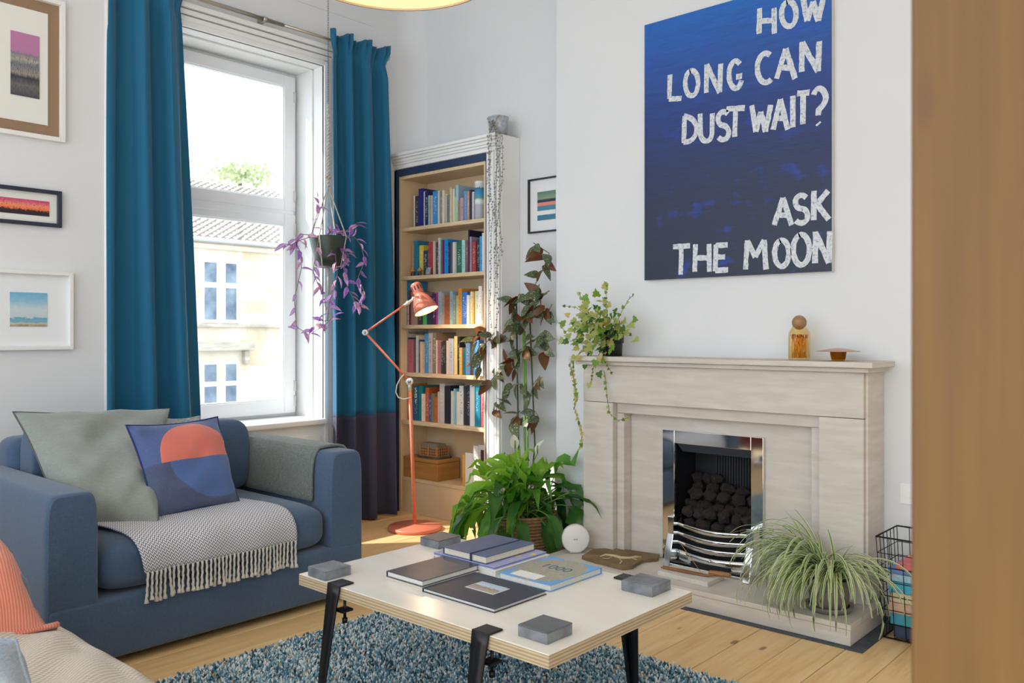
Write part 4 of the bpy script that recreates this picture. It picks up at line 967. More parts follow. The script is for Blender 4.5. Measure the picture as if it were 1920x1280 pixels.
pillow('scatter_cushion', 'pale blue cushion on the near armchair at the picture edge', on_d(-60, 1190, 1.75), on_d(30, 1200, 1.75), on_d(62, 1300, 1.72), on_d(-60, 1330, 1.70), .12, fabric('cushion_pale_blue', '8795a6', 'a4b0bd'), wr=.006, seed=2)
# ------------------------------------------------------------------ rug
def rug_shape(x, y):
    x0, x1, y0, y1, r = -2.95, -.75, .95, 2.76, .30
    dx = max(x0+r-x, x-(x1-r), 0); dy = max(y0+r-y, y-(y1-r), 0)
    return (x0 <= x <= x1 and y0 <= y <= y1) and math.hypot(dx, dy) <= r+.015*nz((x*3, y*3, 0))
rug = thing('rug', 'shaggy teal and cream flecked rug under the coffee table', 'rug', (-1.85, 1.85, .001))
pl_ = []
for (cx_, cy_, a0) in ((-.75-.3, 2.76-.3, 0), (-2.95+.3, 2.76-.3, 90), (-2.95+.3, .95+.3, 180), (-.75-.3, .95+.3, 270)):
    for k in range(9): a = math.radians(a0+90*k/8); pl_.append((cx_+.295*math.cos(a), cy_+.295*math.sin(a)))
MB().prism(pl_, Matrix.Translation((0, 0, .0012)), .006).build('backing', M('rug_back', '2f4650', .95), rug)
m = M('rug_pile', '6f8a94', .95, sheen=.1); t = NT(m); at = t.new('ShaderNodeAttribute'); at.attribute_name = 'Col'; t.color(at.outputs['Color'])
pal = [('467a92', 22), ('5c94ae', 20), ('2f4f5e', 12), ('a3bfca', 18), ('dde5e8', 34), ('efefea', 26), ('86b2c6', 22), ('c2a870', 5), ('263f4a', 6)]
pal = [(lin(c), w_) for c, w_ in pal]; pc_, pw_ = [c for c, _ in pal], [w_ for _, w_ in pal]
import numpy as np
V = []; Fc = []; C = []
cnt = 0
def tuft(x, y, s):
    h = R.uniform(.016, .028)*s; r = R.uniform(.0036, .0052)*s; lx, ly = R.uniform(-.009, .009)*s, R.uniform(-.009, .009)*s
    a = R.uniform(0, 2.1); b0 = len(V)
    for k in range(3): V.append((x+r*.9*math.cos(a+k*2.094), y+r*.9*math.sin(a+k*2.094), .004))
    for k in range(3): V.append((x+lx*.6+r*1.15*math.cos(a+.5+k*2.094), y+ly*.6+r*1.15*math.sin(a+.5+k*2.094), .004+h*.72))
    V.append((x+lx, y+ly, .004+h))
    for k in range(3):
        k2 = (k+1) % 3; Fc.append((b0+k, b0+k2, b0+3+k2, b0+3+k)); Fc.append((b0+3+k, b0+3+k2, b0+6))
    c = R.choices(pc_, pw_)[0]; C.extend([(*c, 1)]*7)
x = -2.97
while x < -.74:
    y = .95
    while y < 2.78:
        s = .0086
        xx, yy = x+R.uniform(-.004, .004), y+R.uniform(-.004, .004)
        # leave out what lies below the picture
        if rug_shape(xx, yy) and (yy > 1.25):
            tuft(xx, yy, 1.0)
        y += s
    x += .0086
me = bpy.data.meshes.new('pile'); me.from_pydata(V, [], Fc); me.materials.append(m)
ca = me.color_attributes.new('Col', 'FLOAT_COLOR', 'POINT'); ca.data.foreach_set('color', np.array(C, dtype=np.float32).ravel())
me.polygons.foreach_set('use_smooth', [True]*len(me.polygons))
o = bpy.data.objects.new('pile', me); COL.objects.link(o); o.parent = rug; o.location = -rug.location; o['kind'] = 'stuff'
# ------------------------------------------------------------------ coffee table
TZ = .42; TX0, TX1, TY0, TY1 = -2.51, -1.395, 1.703, 2.43
topm = M('table_top_birch', 'f5f2ec', .22, var='efe8dc', vscale=2.2, vstretch=(.6, 3, 1), bump=.02)
em = M('table_ply_edge', 'c9b290', .6); t = NT(em); s3 = t.new('ShaderNodeSeparateXYZ'); t.link(t.coord('Object'), s3.inputs[0])
lay = t.math('FRACT', t.math('MULTIPLY', s3.outputs[2], 105.)); nn = t.noise(t.coord('Object', (6, 6, 90)), 3, 4)
k = t.math('GREATER_THAN', t.math('ADD', lay, t.math('MULTIPLY', nn, .3)), .68)
t.color(t.mix(t.math('MULTIPLY', k, .6), t.mix(nn, 'd6c4a4', 'c2aa86'), '8a7658'))
ctb = thing('coffee_table', 'birch plywood coffee table on black clamp-on steel legs', 'coffee table', ((TX0+TX1)/2, (TY0+TY1)/2, 0))
MB().box(TX0, TX1, TY0, TY1, TZ-.0035, TZ).build('table_top', topm, ctb, bevel=.001)
MB().box(TX0, TX1, TY0, TY1, TZ-.038, TZ-.0036).build('ply_core', em, ctb)
steel = M('black_steel', '1d1f24', .35, metal=.3)
def clamp_leg(x, side):
    """side -1: clamped on the near edge, +1: on the far edge"""
    ye = TY0 if side < 0 else TY1
    s = side
    # bent plate over the edge
    lg = MB()
    n = 10; w0, w1 = .064, .030
    def plate(u, v):
        z = lerp(TZ+.006, .009, v); wd = lerp(w0, w1, v**.8); out_ = .005+.05*v
        return (x-w0/2+wd*u*1.0, ye+s*out_, z)
    lg.grid(plate, 2, 12)
    o = lg.build('leg', steel, ctb, solid=.006)
    MB().box(x-w0/2, x+w0/2, min(ye+s*.008, ye-s*.052), max(ye+s*.008, ye-s*.052), TZ+.0005, TZ+.0065).build('clamp_plate', steel, o, bevel=.002)
    MB().grid(lambda u, v: (x-w0/2+lerp(0, .004, v), ye+s*(.005+.05*v)-s*lerp(0, lerp(.042, .02, v), u), lerp(TZ-.039, .009, v)), 2, 12).build('flange', steel, o, solid=.005)
    MB().box(x-.012, x+.03, min(ye-s*.005, ye-s*.05), max(ye-s*.005, ye-s*.05), TZ-.088, TZ-.080).build('clamp_jaw', steel, o, bevel=.001)
    MB().tube([(x+.008, ye-s*.032, TZ-.039), (x+.008, ye-s*.032, TZ-.115)], .005, 8).build('clamp_screw', steel, o)
    MB().tube([(x+.008, ye-s*.032, TZ-.112), (x+.008, ye-s*.032, TZ-.128)], .009, 8).build('screw_knob', steel, o)
for x, s in ((-2.303, -1), (-1.634, -1), (-1.634, 1), (-2.303, 1)): clamp_leg(x, s)
# stone blocks
slate = M('slate_block', '5f6369', .5, var='888c92', vscale=16, bump=.25, bscale=50); slate2 = M('slate_smooth', '676a6f', .42, var='5c5f64', vscale=5)
for (x0, x1, y0, y1, z0, lab) in ((-1.545, -1.441, 1.752, 1.862, TZ, 'smooth dark slate block at the near right corner of the table'), (-1.572, -1.455, 2.288, 2.40, TZ, 'rough grey slate block at the far right corner of the table'),
        (-2.466, -2.366, 1.708, 1.815, TZ, 'pale grey slate block at the left corner of the table'), (-2.495, -2.39, 2.25, 2.37, TZ, 'brownish slate block at the far left corner of the table')):
    sb = thing('stone_block', lab, 'stone block', ((x0+x1)/2, (y0+y1)/2, z0), group='stone blocks on the coffee table')
    MB().box(x0, x1, y0, y1, z0+.0005, z0+.029).build('body', slate, sb, bevel=.002)
    MB().box(x0, x1, y0, y1, z0+.029, z0+.033).build('top_face', slate2 if 'smooth' in lab or 'brownish' in lab else slate, sb, bevel=.001)
# books on the table
def flat_book(name, label, x0, x1, y0, y1, z0, h, cover, pages, rz=0, spine='x0', lip=.004, cat='book', cov=.0025):
    c = Vector(((x0+x1)/2, (y0+y1)/2, z0)); t_ = thing(name, label, cat, c); mt = Matrix.Translation(c) @ Matrix.Rotation(rz, 4, 'Z')
    hx, hy = (x1-x0)/2, (y1-y0)/2
    def bx(n_, cx, cy, cz, a, b_, d, m_, bev=.001): return MB().obox((0, 0, 0), a, b_, d, mat=mt @ Matrix.Translation((cx, cy, cz))).build(n_, m_, t_, bevel=bev)
    top = bx('front_cover', 0, 0, h-cov/2, hx, hy, cov/2, cover); bx('back_cover', 0, 0, cov/2+.0003, hx, hy, cov/2, cover)
    bx('pages', 0, 0, h/2, hx-lip, hy-lip, h/2-cov, pages, .0005)
    if spine == 'x0': bx('spine', -hx+.0012, 0, h/2, .0012, hy, h/2, cover)
    if spine == 'y1': bx('spine', 0, hy-.0012, h/2, hx, .0012, h/2, cover)
    if spine == 'y0': bx('spine', 0, -hy+.0012, h/2, hx, .0012, h/2, cover)
    t_['top'] = h; return t_, mt
pgw = M('pages_white', 'e8e6e0', .8, var='cfcdc6', vscale=80, vstretch=(1, 1, 12))
ink = M('notebook_black', '3c424e', .36, var='474d5a', vscale=30); ink2 = M('album_black', '2b3446', .4, bump=.05, bscale=300); bl2 = M('journal_blue', '56658a', .42, var='4c5a7c', vscale=20)
o, mt = flat_book('notepad', 'thin cream pad under the black notebook on the table', -2.225, -2.045, 1.855, 2.12, TZ, .008, M('pad_cream', 'e2dacb', .7), pgw)
o, mt = flat_book('notebook', 'black hardback notebook stacked on a cream pad on the table', -2.235, -2.055, 1.862, 2.125, TZ+.0083, .020, ink, pgw)
o, mt = flat_book('photo_album', 'flat black photo album with a small window photo on the cover', -2.04, -1.722, 1.848, 2.092, TZ, .013, ink2, pgw, spine='x0')
ph_ = print_mat('album_photo', [(0, '8a8078'), (.3, 'a89f98'), (.5, '9a8f8c'), (.6, 'c3cfdc'), (1, 'b9cbe0')], .3, 7)
MB().obox((0, 0, 0), .062, .040, .0006, mat=mt @ Matrix.Translation((.0, .015, .0135))).build('photo_mount', pgw, o)
pm_ = M('album_picture', '9fb2c8', .4); t = NT(pm_); s3 = t.new('ShaderNodeSeparateXYZ'); t.link(t.coord('Generated'), s3.inputs[0])
t.color(t.ramp(t.math('ADD', s3.outputs[1], t.math('MULTIPLY', t.math('SUBTRACT', t.noise(t.coord('Generated'), 9, 4), .5), .5)), [(.2, 'b0a396'), (.45, '8f8078'), (.58, 'c9d6e4'), (1, 'a8c2e2')]))
MB().obox((0, 0, 0), .057, .035, .0006, mat=mt @ Matrix.Translation((.0, .015, .0145))).build('photo', pm_, o)
white_c = M('book_white', 'e9e8e4', .45); vio = M('book_violet', 'b3b2d0', .45); t = NT(vio)
s3 = t.new('ShaderNodeSeparateXYZ'); t.link(t.coord('Generated'), s3.inputs[0])
vo = t.new('ShaderNodeTexVoronoi'); t.link(t.coord('Generated', (1, 1, .01)), vo.inputs['Vector']); vo.inputs['Scale'].default_value = 5
t.color(t.mix(t.ramp(vo.outputs['Distance'], [(.2, 'ffffff'), (.22, '000000')]), 'a5a8d2', 'e8c45a'))
o, mt = flat_book('art_book', 'white art book lowest in the stack under the blue journal', -2.285, -1.975, 2.125, 2.415, TZ, .022, white_c, pgw)
o, mt = flat_book('art_book', 'violet-blue patterned book beneath the blue journal', -2.29, -1.985, 2.13, 2.41, TZ+.0225, .008, vio, M('pages_blue', '5f78b8', .7))
o, mt = flat_book('journal', 'slate-blue leather journal closed with an elastic band', -2.245, -2.03, 2.135, 2.40, TZ+.031, .026, bl2, M('pages_ivory', 'e6dfce', .8, var='d2c9b4', vscale=70, vstretch=(1, 1, 10)))
MB().obox((0, 0, 0), .004, .134, .0009, mat=mt @ Matrix.Translation((.035, 0, .0268))).build('elastic_band', M('band_navy', '27304a', .6), o)
MB().obox((0, 0, 0), .004, .0008, .0135, mat=mt @ Matrix.Translation((.035, -.1335, .0135))).build('elastic_band', MATS['band_navy'], o)
cv = M('book_illustrated', '9aa892', .4); t = NT(cv)
nn = t.noise(t.coord('Generated', (1, 1, .01)), 9, 6, .75); s3 = t.new('ShaderNodeSeparateXYZ'); t.link(t.coord('Generated'), s3.inputs[0])
col = t.ramp(nn, [(.3, '7d8f78'), (.42, 'b5b09c'), (.5, '8f9684'), (.56, 'c3a89c'), (.66, '6f8a8a')])
du = t.math('SUBTRACT', s3.outputs[0], .5); dv = t.math('SUBTRACT', s3.outputs[1], .5)
ed = t.math('ADD', t.math('ADD', t.math('MULTIPLY', du, du), t.math('MULTIPLY', dv, dv)), t.math('MULTIPLY', t.math('SUBTRACT', nn, .5), .25))
t.color(t.mix(t.math('GREATER_THAN', ed, .25), col, '6aa6dc'))
o, mt = flat_book('illustrated_book', 'thick book with an illustrated cover numbered 1000 at the table edge', -1.955, -1.728, 2.118, 2.40, TZ, .022, cv, pgw, spine='y1')
text_mesh('1000', M('teal_ink', '3f6a78', .5), 'title', o, mt @ Matrix.Translation((.0, .03, .0221)) @ Matrix.Rotation(.0, 4, 'Z'), .062, .0003)
MB().obox((0, 0, 0), .055, .028, .0003, mat=mt @ Matrix.Translation((-.02, -.098, .0223))).build('label', M('label_white', 'ebebea', .5), o)
# slate slip under the rear clamp
# ------------------------------------------------------------------ curtains and rod
def curtain_mat(name, a):
    m = fabric(name, a, a, 500, rough=.8, sheen=.15, bump=.12); return m
teal = curtain_mat('curtain_teal', '0a6286'); band = curtain_mat('curtain_indigo', '3a3a52')
def curtain(label, ya_t, yb_t, ya_b, yb_b, x0, nf, ph, zt, zband, amp=.048, seed=0):
    t_ = thing('curtain', label, 'curtain', (x0, (ya_b+yb_b)/2, 0), group='window curtains')
    def f(u, v, z0, z1):
        z = lerp(z0, z1, v); k = 1-z/zt                      # 0 at the top
        y = lerp(lerp(ya_t, ya_b, k), lerp(yb_t, yb_b, k), u)
        a = nf*2*PI*u+ph+.5*math.sin(k*2.2+seed)+.35*math.sin(2*PI*u*1.3+seed)
        s_ = math.sin(a); s_ = math.copysign(abs(s_)**.6, s_)
        head = smooth((.16-k*zt)/.12) if k*zt < .16 else 0
        A = amp*(.8+.35*k)*(1-.35*head)
        x = x0 + A*s_ + .02*head + .004*math.sin(a*2.3+1.3+k*3) + head*.016*math.sin(a*3.1)
        pin = math.exp(-((k*zt-.115)/.05)**2)
        x = lerp(x, x0+.3*(x-x0), pin*.6)
        y += .014*math.cos(a*1.0)*k + .006*math.sin(a*2+k*6)*(1-k)
        y += (u-.5)*(-.035*pin+.03*head)
        z += (.012*s_ if v > .999 and z1 > 3 else 0)
        return (x, y, z)
    n = 150
    b = MB().grid(lambda u, v: f(u, v, zband, zt), n, 60); b.build('teal_cloth', teal, t_, solid=.004)
    b = MB().grid(lambda u, v: f(u, v, .012, zband), n, 24); b.build('hem_band', band, t_, solid=.004)
    MB().tube([f(k/80, 0, zband, zt) for k in range(81)], .0028, 5).build('band_seam', band, t_)
    return t_
ZR = 3.155
yy = lambda px_, y_: on_x(px_, y_, -4.51).y
curtain('long teal curtain at the left of the window behind the sofa', yy(197, 0), yy(348, 60), yy(193, 760), yy(390, 770)+.02, -4.522, 2.7, .4, ZR+.035, .58, seed=1)
curtain('long teal curtain with indigo hem at the right of the window', yy(620, 80), yy(724, 110), yy(624, 800), yy(741, 960), -4.522, 3.1, 2.2, ZR+.035, on_x(680, 778, -4.5).z, seed=4)
rod = thing('curtain_rod', 'brushed steel curtain rod above the window', 'curtain rod', (-4.56, 2.85, ZR))
st_ = M('brushed_steel', 'b9b2a4', .3, metal=.9)
MB().tube([(-4.56, 1.93, ZR), (-4.56, 2.98, ZR)], .0125, 12).build('outer_tube', st_, rod)
MB().tube([(-4.56, 2.97, ZR), (-4.56, 3.80, ZR)], .0095, 12).build('inner_tube', st_, rod)
yb_ = on_x(490, 40, -4.6).y
MB().box(XW, XW+.006, yb_-.016, yb_+.016, ZR-.075, ZR+.01).build('bracket', st_, rod, bevel=.001)
MB().tube([(XW, yb_, ZR-.02), (-4.56, yb_, ZR-.012)], .006, 8).build('bracket_arm', st_, rod)
MB().tube([(-4.56, yb_-.014, ZR), (-4.56, yb_+.014, ZR)], .0165, 12).build('bracket_collar', st_, rod)
MB().lathe([(0, -.01), (.018, -.01), (.026, 0), (.026, .012), (.018, .02), (0, .02)], 16, frame((-4.56, 3.80, ZR), (1, 0, 0), (0, 0, 1)) @ Matrix.Rotation(PI, 4, 'X')).build('finial', st_, rod)
MB().box(XW, -4.56, 3.785, 3.797, ZR-.008, ZR+.008).build('end_bracket', st_, rod)
MB().tube([(-4.56+.022*math.sin(a), 3.335, ZR-.018+.03*math.cos(a)) for a in [2*PI*k/18 for k in range(19)]], .002, 6).build('curtain_ring', st_, rod)
# ------------------------------------------------------------------ coral floor lamp
cor = M('lamp_coral', 'd67a60', .38); corm = M('lamp_joint', 'd9d7d2', .3, metal=.3)
LB = Vector((-4.087, 3.64, 0)); LD = 5.4377
lamp = thing('floor_lamp', 'coral jointed reading lamp standing before the bookcase', 'floor lamp', LB)
MB().lathe([(0, .0005), (.168, .0005), (.172, .006), (.172, .018), (.166, .025), (.03, .030), (.012, .034), (0, .034)], 48, Matrix.Translation(LB)).build('base', cor, lamp)
J0 = on_d(768, 715, LD); J1 = on_d(685, 623, LD); J2 = on_d(776, 560, LD)
MB().tube([LB+Vector((0, 0, .03)), lerp(LB, J0, .96)], .0115, 14).build('pole', cor, lamp)
MB().tube([lerp(LB, J0, .935), J0], .0125, 12).build('pole_sleeve', corm, lamp)
def joint(p, r, parent=lamp):
    o = MB().lathe([(0, -.014), (r, -.014), (r, .014), (0, .014)], 20, frame(p, RT, (0, 0, 1))).build('joint', corm, parent, bevel=.003)
    MB().lathe([(0, .014), (r*.45, .014), (r*.45, .019), (0, .019)], 12, frame(p, RT, (0, 0, 1))).build('screw', M('screw_grey', '9a9ca2', .3, metal=.8), o)
joint(J0, .024); joint(J1, .019)
off = FW*.008
for s in (-1, 1): MB().tube([J0+off*s, J1+off*s], .0062, 10).build('arm', cor, lamp)
for s in (-1, 1): MB().tube([J1+off*s, lerp(J1, J2, .80)+off*s], .0062, 10).build('arm', cor, lamp)
MB().tube([lerp(J1, J2, .78), J2], .0095, 10).build('head_bracket', corm, lamp)
MB().tube([lerp(J1, J2, .86), lerp(J1, J2, .90)], .014, 10).build('head_collar', corm, lamp)
joint(J2, .013)
cap = on_d(780, 536, LD); axis = (on_d(803, 589, LD)-cap).normalized(); axis = (axis-FW*.18).normalized()
hm = frame(cap, RT.cross(axis).cross(axis)*-1, axis.cross(RT.cross(axis).cross(axis)*-1))
# local z along the lamp axis
xa = axis.orthogonal().normalized(); ya_ = axis.cross(xa)
hm = Matrix(((xa.x, ya_.x, axis.x, cap.x), (xa.y, ya_.y, axis.y, cap.y), (xa.z, ya_.z, axis.z, cap.z), (0, 0, 0, 1)))
sh = MB().lathe([(.0, -.018), (.026, -.018), (.033, -.012), (.034, .0), (.034, .045), (.031, .054), (.036, .064), (.052, .090), (.066, .120), (.074, .152), (.078, .178), (.0765, .178), (.072, .152), (.063, .120), (.048, .090), (.03, .066), (0, .066)], 36, hm, close=False).build('shade', [cor], lamp)
for k in range(10):
    a = 2*PI*k/10; c = hm @ Vector((.0342*math.cos(a), .0342*math.sin(a), .018)); 
    MB().obox((0, 0, 0), .0012, .0035, .014, mat=hm @ Matrix.Translation((.0342*math.cos(a), .0342*math.sin(a), .018)) @ Matrix.Rotation(a, 4, 'Z')).build('vent_slot', black, sh)
bulb = MB().lathe([(.0, .066), (.012, .068), (.014, .09), (.026, .115), (.030, .135), (.024, .155), (.01, .165), (0, .167)], 18, hm).build('bulb', M('lamp_bulb', 'fff0d0', .4, emit='ffe2b0', estr=14), lamp)
bl_p = hm @ Vector((0, 0, .172))
lp = light('reading_lamp_light', 'POINT', bl_p, (0, 0, 0), 3.2, (1, .80, .52), shadow_soft_size=.03); lp.parent = lamp; lp.location = bl_p-LB
cord = [on_d(x, y, LD-.03) for x, y in ((757, 702), (750, 710), (744, 722), (742, 735), (747, 745), (757, 748), (770, 745))]
MB().tube(cord, .0035, 8).build('cable', M('cable_white', 'e2e0da', .5), lamp)
# ------------------------------------------------------------------ pendant shade over the table
PC = Vector((-1.923, 1.634, 2.31))
pd = thing('pendant_lamp', 'large round drum pendant shade glowing above the table', 'pendant lamp', PC)
glow = M('pendant_diffuser', 'fff1d2', .6, emit='ffe0a6', estr=.62)
MB().lathe([(.296, 0), (.302, 0), (.302, .26), (.296, .26), (.296, 0)], 64, Matrix.Translation(PC), close=False).build('shade', M('pendant_shade', 'c9b69c', .8), pd)
MB().lathe([(0, .006), (.295, .006), (.295, .010), (0, .010)], 64, Matrix.Translation(PC)).build('diffuser', glow, pd)
MB().tube([PC+Vector((0, 0, .011)), (PC.x, PC.y, CEIL)], .004, 8).build('cord', M('cord_white', 'dcdcd8', .5), pd)
MB().lathe([(0, -.03), (.05, -.03), (.05, 0), (0, 0)], 20, Matrix.Translation((PC.x, PC.y, CEIL))).build('ceiling_rose', trimw, pd)
# ------------------------------------------------------------------ foliage helpers
def leaf_mat(name, top, trans=.45, var=None, rough=.4, stripe=None, spots=None):
    m = M(name, top, rough); t = NT(m); src = None
    if var: src = t.mix(t.ramp(t.noise(t.coord('Object'), 9, 2), [(.35, '000000'), (.65, 'ffffff')]), top, var)
    if stripe:
        uv = t.new('ShaderNodeUVMap'); s3 = t.new('ShaderNodeSeparateXYZ'); t.link(uv.outputs[0], s3.inputs[0])
        d = t.math('ABSOLUTE', t.math('SUBTRACT', s3.outputs[0], .5)); k = t.math('GREATER_THAN' if stripe[1] > 0 else 'LESS_THAN', d, abs(stripe[1]))
        src = t.mix(k, src or top, stripe[0])
    if spots:
        vo = t.new('ShaderNodeTexVoronoi'); t.link(t.coord('Object'), vo.inputs['Vector']); vo.inputs['Scale'].default_value = spots[1]
        src = t.mix(t.ramp(vo.outputs['Distance'], [(spots[2], 'ffffff'), (spots[2]+.06, '000000')]), src or top, spots[0])
    if src: t.color(src)
    tr = t.new('ShaderNodeBsdfTranslucent'); 
    if src: t.link(src, tr.inputs[0])
    else: tr.inputs[0].default_value = (*lin(top), 1)
    mx = t.new('ShaderNodeMixShader'); mx.inputs[0].default_value = trans
    out = t.n['Material Output']; t.link(t.b.outputs[0], mx.inputs[1]); t.link(tr.outputs[0], mx.inputs[2]); t.link(mx.outputs[0], out.inputs[0])
    return m
def arch(p0, az, el, L, droop, n=9):
    """a leaf path that starts at elevation el and bends down by droop radians"""
    pts = [Vector(p0)]; ds = L/n
    for k in range(n):
        e = el-droop*((k+.5)/n)**1.3
        pts.append(pts[-1]+Vector((math.cos(az)*math.cos(e), math.sin(az)*math.cos(e), math.sin(e)))*ds)
    return pts
def blade(b, pts, wid, fold=.25, nu=4, mi=0, twist=0):
    """a leaf blade over a path; wid(t) is the half width"""
    n = len(pts)-1
    def f(u, v):
        s_ = v*n; i = min(int(s_), n-1); p = pts[i].lerp(pts[i+1], s_-i)
        d = (pts[min(i+1, n)]-pts[max(i-1, 0)]).normalized() if i else (pts[1]-pts[0]).normalized()
        side = d.cross(Vector((0, 0, 1)));  side = side.normalized() if side.length > .05 else Vector((1, 0, 0))
        if twist: side = Matrix.Rotation(twist*v, 3, d) @ side
        up = side.cross(d).normalized(); a = 2*u-1; w_ = wid(v)
        return p + side*a*w_ + up*abs(a)*w_*fold
    b.grid(f, nu, n); 
    if mi:
        for q in range(len(b.m)-nu*n, len(b.m)): b.m[q] = mi
    return b
def lance(t, w_): return w_*(math.sin(PI*min(1, max(0, t))**.75))**.9
# ------------------------------------------------------------------ peace lily
g1 = leaf_mat('lily_green', '55922e', .45, '6aa83a', .3); g2 = leaf_mat('lily_shaded', '38682e', .4, '4a8034', .3); g3 = leaf_mat('lily_lit', '8cc83a', .5, 'a0d648', .35); stem_g = M('lily_stem', '6f9440', .5)
LP = Vector((-3.20, 3.66, 0))
wk = M('basket_weave', 'b08a6a', .8, var='8f6a4c', vscale=40, bump=.5, bscale=50)
lily = thing('peace_lily', 'lush peace lily with drooping green leaves in a woven basket', 'plant', LP)
MB().lathe([(0, .002), (.165, .002), (.19, .12), (.195, .235), (.186, .235), (.18, .12), (.15, .02), (0, .02)], 32, Matrix.Translation(LP), close=False).build('basket', wk, lily)
for k in range(13):
    z = .016+k*.0178; r = lerp(.168, .193, min(1, z/.12)) if z < .12 else lerp(.191, .1965, (z-.12)/.115)
    MB().tube([LP+Vector((r*math.cos(a), r*math.sin(a), z)) for a in [2*PI*q/36 for q in range(37)]], .0078, 6).build('weave_ring', wk, lily)
MB().lathe([(0, .21), (.18, .212)], 24, Matrix.Translation(LP), close=False).build('soil', M('soil', '2f241c', .95), lily)
def clampw(p):
    p = Vector(p)
    if p.x > -3.22: p.y = min(p.y, YB-.055)
    else: p.y = min(p.y, YA-.06)
    if p.x < -3.59: p.y = min(p.y, YC-.05)
    if p.x > -2.85: p.z = max(p.z, .12); p.y = min(p.y, JY-.02)
    p.z = max(p.z, .012); return p
for k in range(125):
    outer = k/125
    az = R.uniform(0, 2*PI); el = math.radians(lerp(88, 30, outer**.9)+R.uniform(-10, 10)); L = R.uniform(.34, .50)*(1 if outer < .6 else 1.08)
    if math.sin(az) > .2 and outer > .45: L *= .72
    dr = lerp(.8, 2.55, outer)+R.uniform(-.3, .35)
    p0 = LP+Vector((R.uniform(-.12, .12), R.uniform(-.12, .12), .213))
    pts = [clampw(q) for q in arch(p0, az, el, L, dr, 12)]
    b = MB(); b.tube(pts[:8], [.003]*8, 5); wv_ = R.uniform(.030, .048)
    tw_ = R.uniform(-1.3, 1.3)
    tip_ = pts[6:]
    for q in range(1, len(tip_)): tip_[q] = tip_[q]+Vector((R.uniform(-.004, .004), R.uniform(-.004, .004), -.004*q*q*R.random()))
    tip_ = [clampw(q) for q in tip_]
    blade(b, tip_, lambda t, w_=wv_, ph=R.uniform(0, 6): (lance(t, w_)+.0006)*(1+.10*math.sin(t*9+ph)), R.uniform(.15, .6), 4, 1, tw_)
    lit = .55*(-math.cos(az))+.5*(outer < .35)+R.uniform(-.35, .35)  # window side and crown leaves lit, far ones shaded: light put into the colour
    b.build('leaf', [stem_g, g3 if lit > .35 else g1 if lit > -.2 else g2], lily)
for az, L in ((2.4, .40), (1.2, .38)):
    pts = arch(LP+Vector((-.03, 0, .2)), az, 1.35, L, .3, 8); b = MB(); b.tube(pts, .003, 6); b.tube([pts[-1], pts[-1]+Vector((0, 0, .045))], [.005, .004], 6)
    blade(b, arch(pts[-1]-Vector((.004, 0, .01)), az, 1.3, .1, .6, 6), lambda t: lance(t, .026)+.0005, .5, 4, 1)
    b.build('flower', [stem_g, leaf_mat('lily_white', 'ece9dc', .4)], lily)
# ------------------------------------------------------------------ spider plant
SPp = Vector((-1.395, 3.565, HZ))
spd = thing('spider_plant', 'spider plant with striped arching leaves on the hearth', 'plant', SPp)
potg = M('pot_taupe', '7d7670', .5)
MB().lathe([(0, .001), (.088, .001), (.098, .018), (.098, .022), (.082, .022)], 32, Matrix.Translation(SPp), close=False).build('saucer', potg, spd)
MB().lathe([(0, .006), (.074, .006), (.092, .135), (.085, .135), (.07, .02), (0, .02)], 32, Matrix.Translation(SPp), close=False).build('pot', potg, spd)
MB().lathe([(0, .118), (.084, .12)], 20, Matrix.Translation(SPp), close=False).build('soil', MATS['soil'], spd)
sg = leaf_mat('spider_leaf', '8cae40', .4, '789a38', .35, stripe=('eef0d8', .26)); sg2 = leaf_mat('spider_leaf_pale', '93b04a', .35, '7fa03c', .35, stripe=('e6e8d0', .24))
def clampsp(p):
    p = Vector(p)
    p.y = min(p.y, JY-.012 if p.x < -1.29 else YB-.03)
    if p.y > 3.43 and p.x < -1.25: p.z = max(p.z, HZ+.006)
    p.z = max(p.z, .01); return p
left_c = SPp+Vector((-.17, -.03, .10))
for k in range(240):
    grp = k % 5
    if grp < 2:        # the large tuft leaning to the left
        p0 = SPp+Vector((R.uniform(-.10, -.02), R.uniform(-.05, .04), R.uniform(.12, .20))); az = R.uniform(PI*.78, PI*1.5); el = R.uniform(.35, 1.25); L = R.uniform(.26, .46); dr = R.uniform(1.6, 2.7)
    else:
        p0 = SPp+Vector((R.uniform(-.04, .04), R.uniform(-.04, .04), .12)); az = R.uniform(-PI*1.05, PI*.15); el = R.uniform(.5, 1.35); L = R.uniform(.24, .46); dr = R.uniform(1.7, 3.0)
    if k < 10: el = R.uniform(1.1, 1.45); dr = R.uniform(.5, 1.3); L = R.uniform(.2, .3)
    pts = [clampsp(q) for q in arch(p0, az, el, L, dr, 12)]
    w_ = R.uniform(.0070, .0105)
    blade(MB(), pts, lambda t, w_=w_: w_*min(1, .5+2*t)*max(.04, (1-t))**.45, .35, 4, 0, R.uniform(-.6, .6)).build('leaf', sg if k % 3 else sg2, spd)
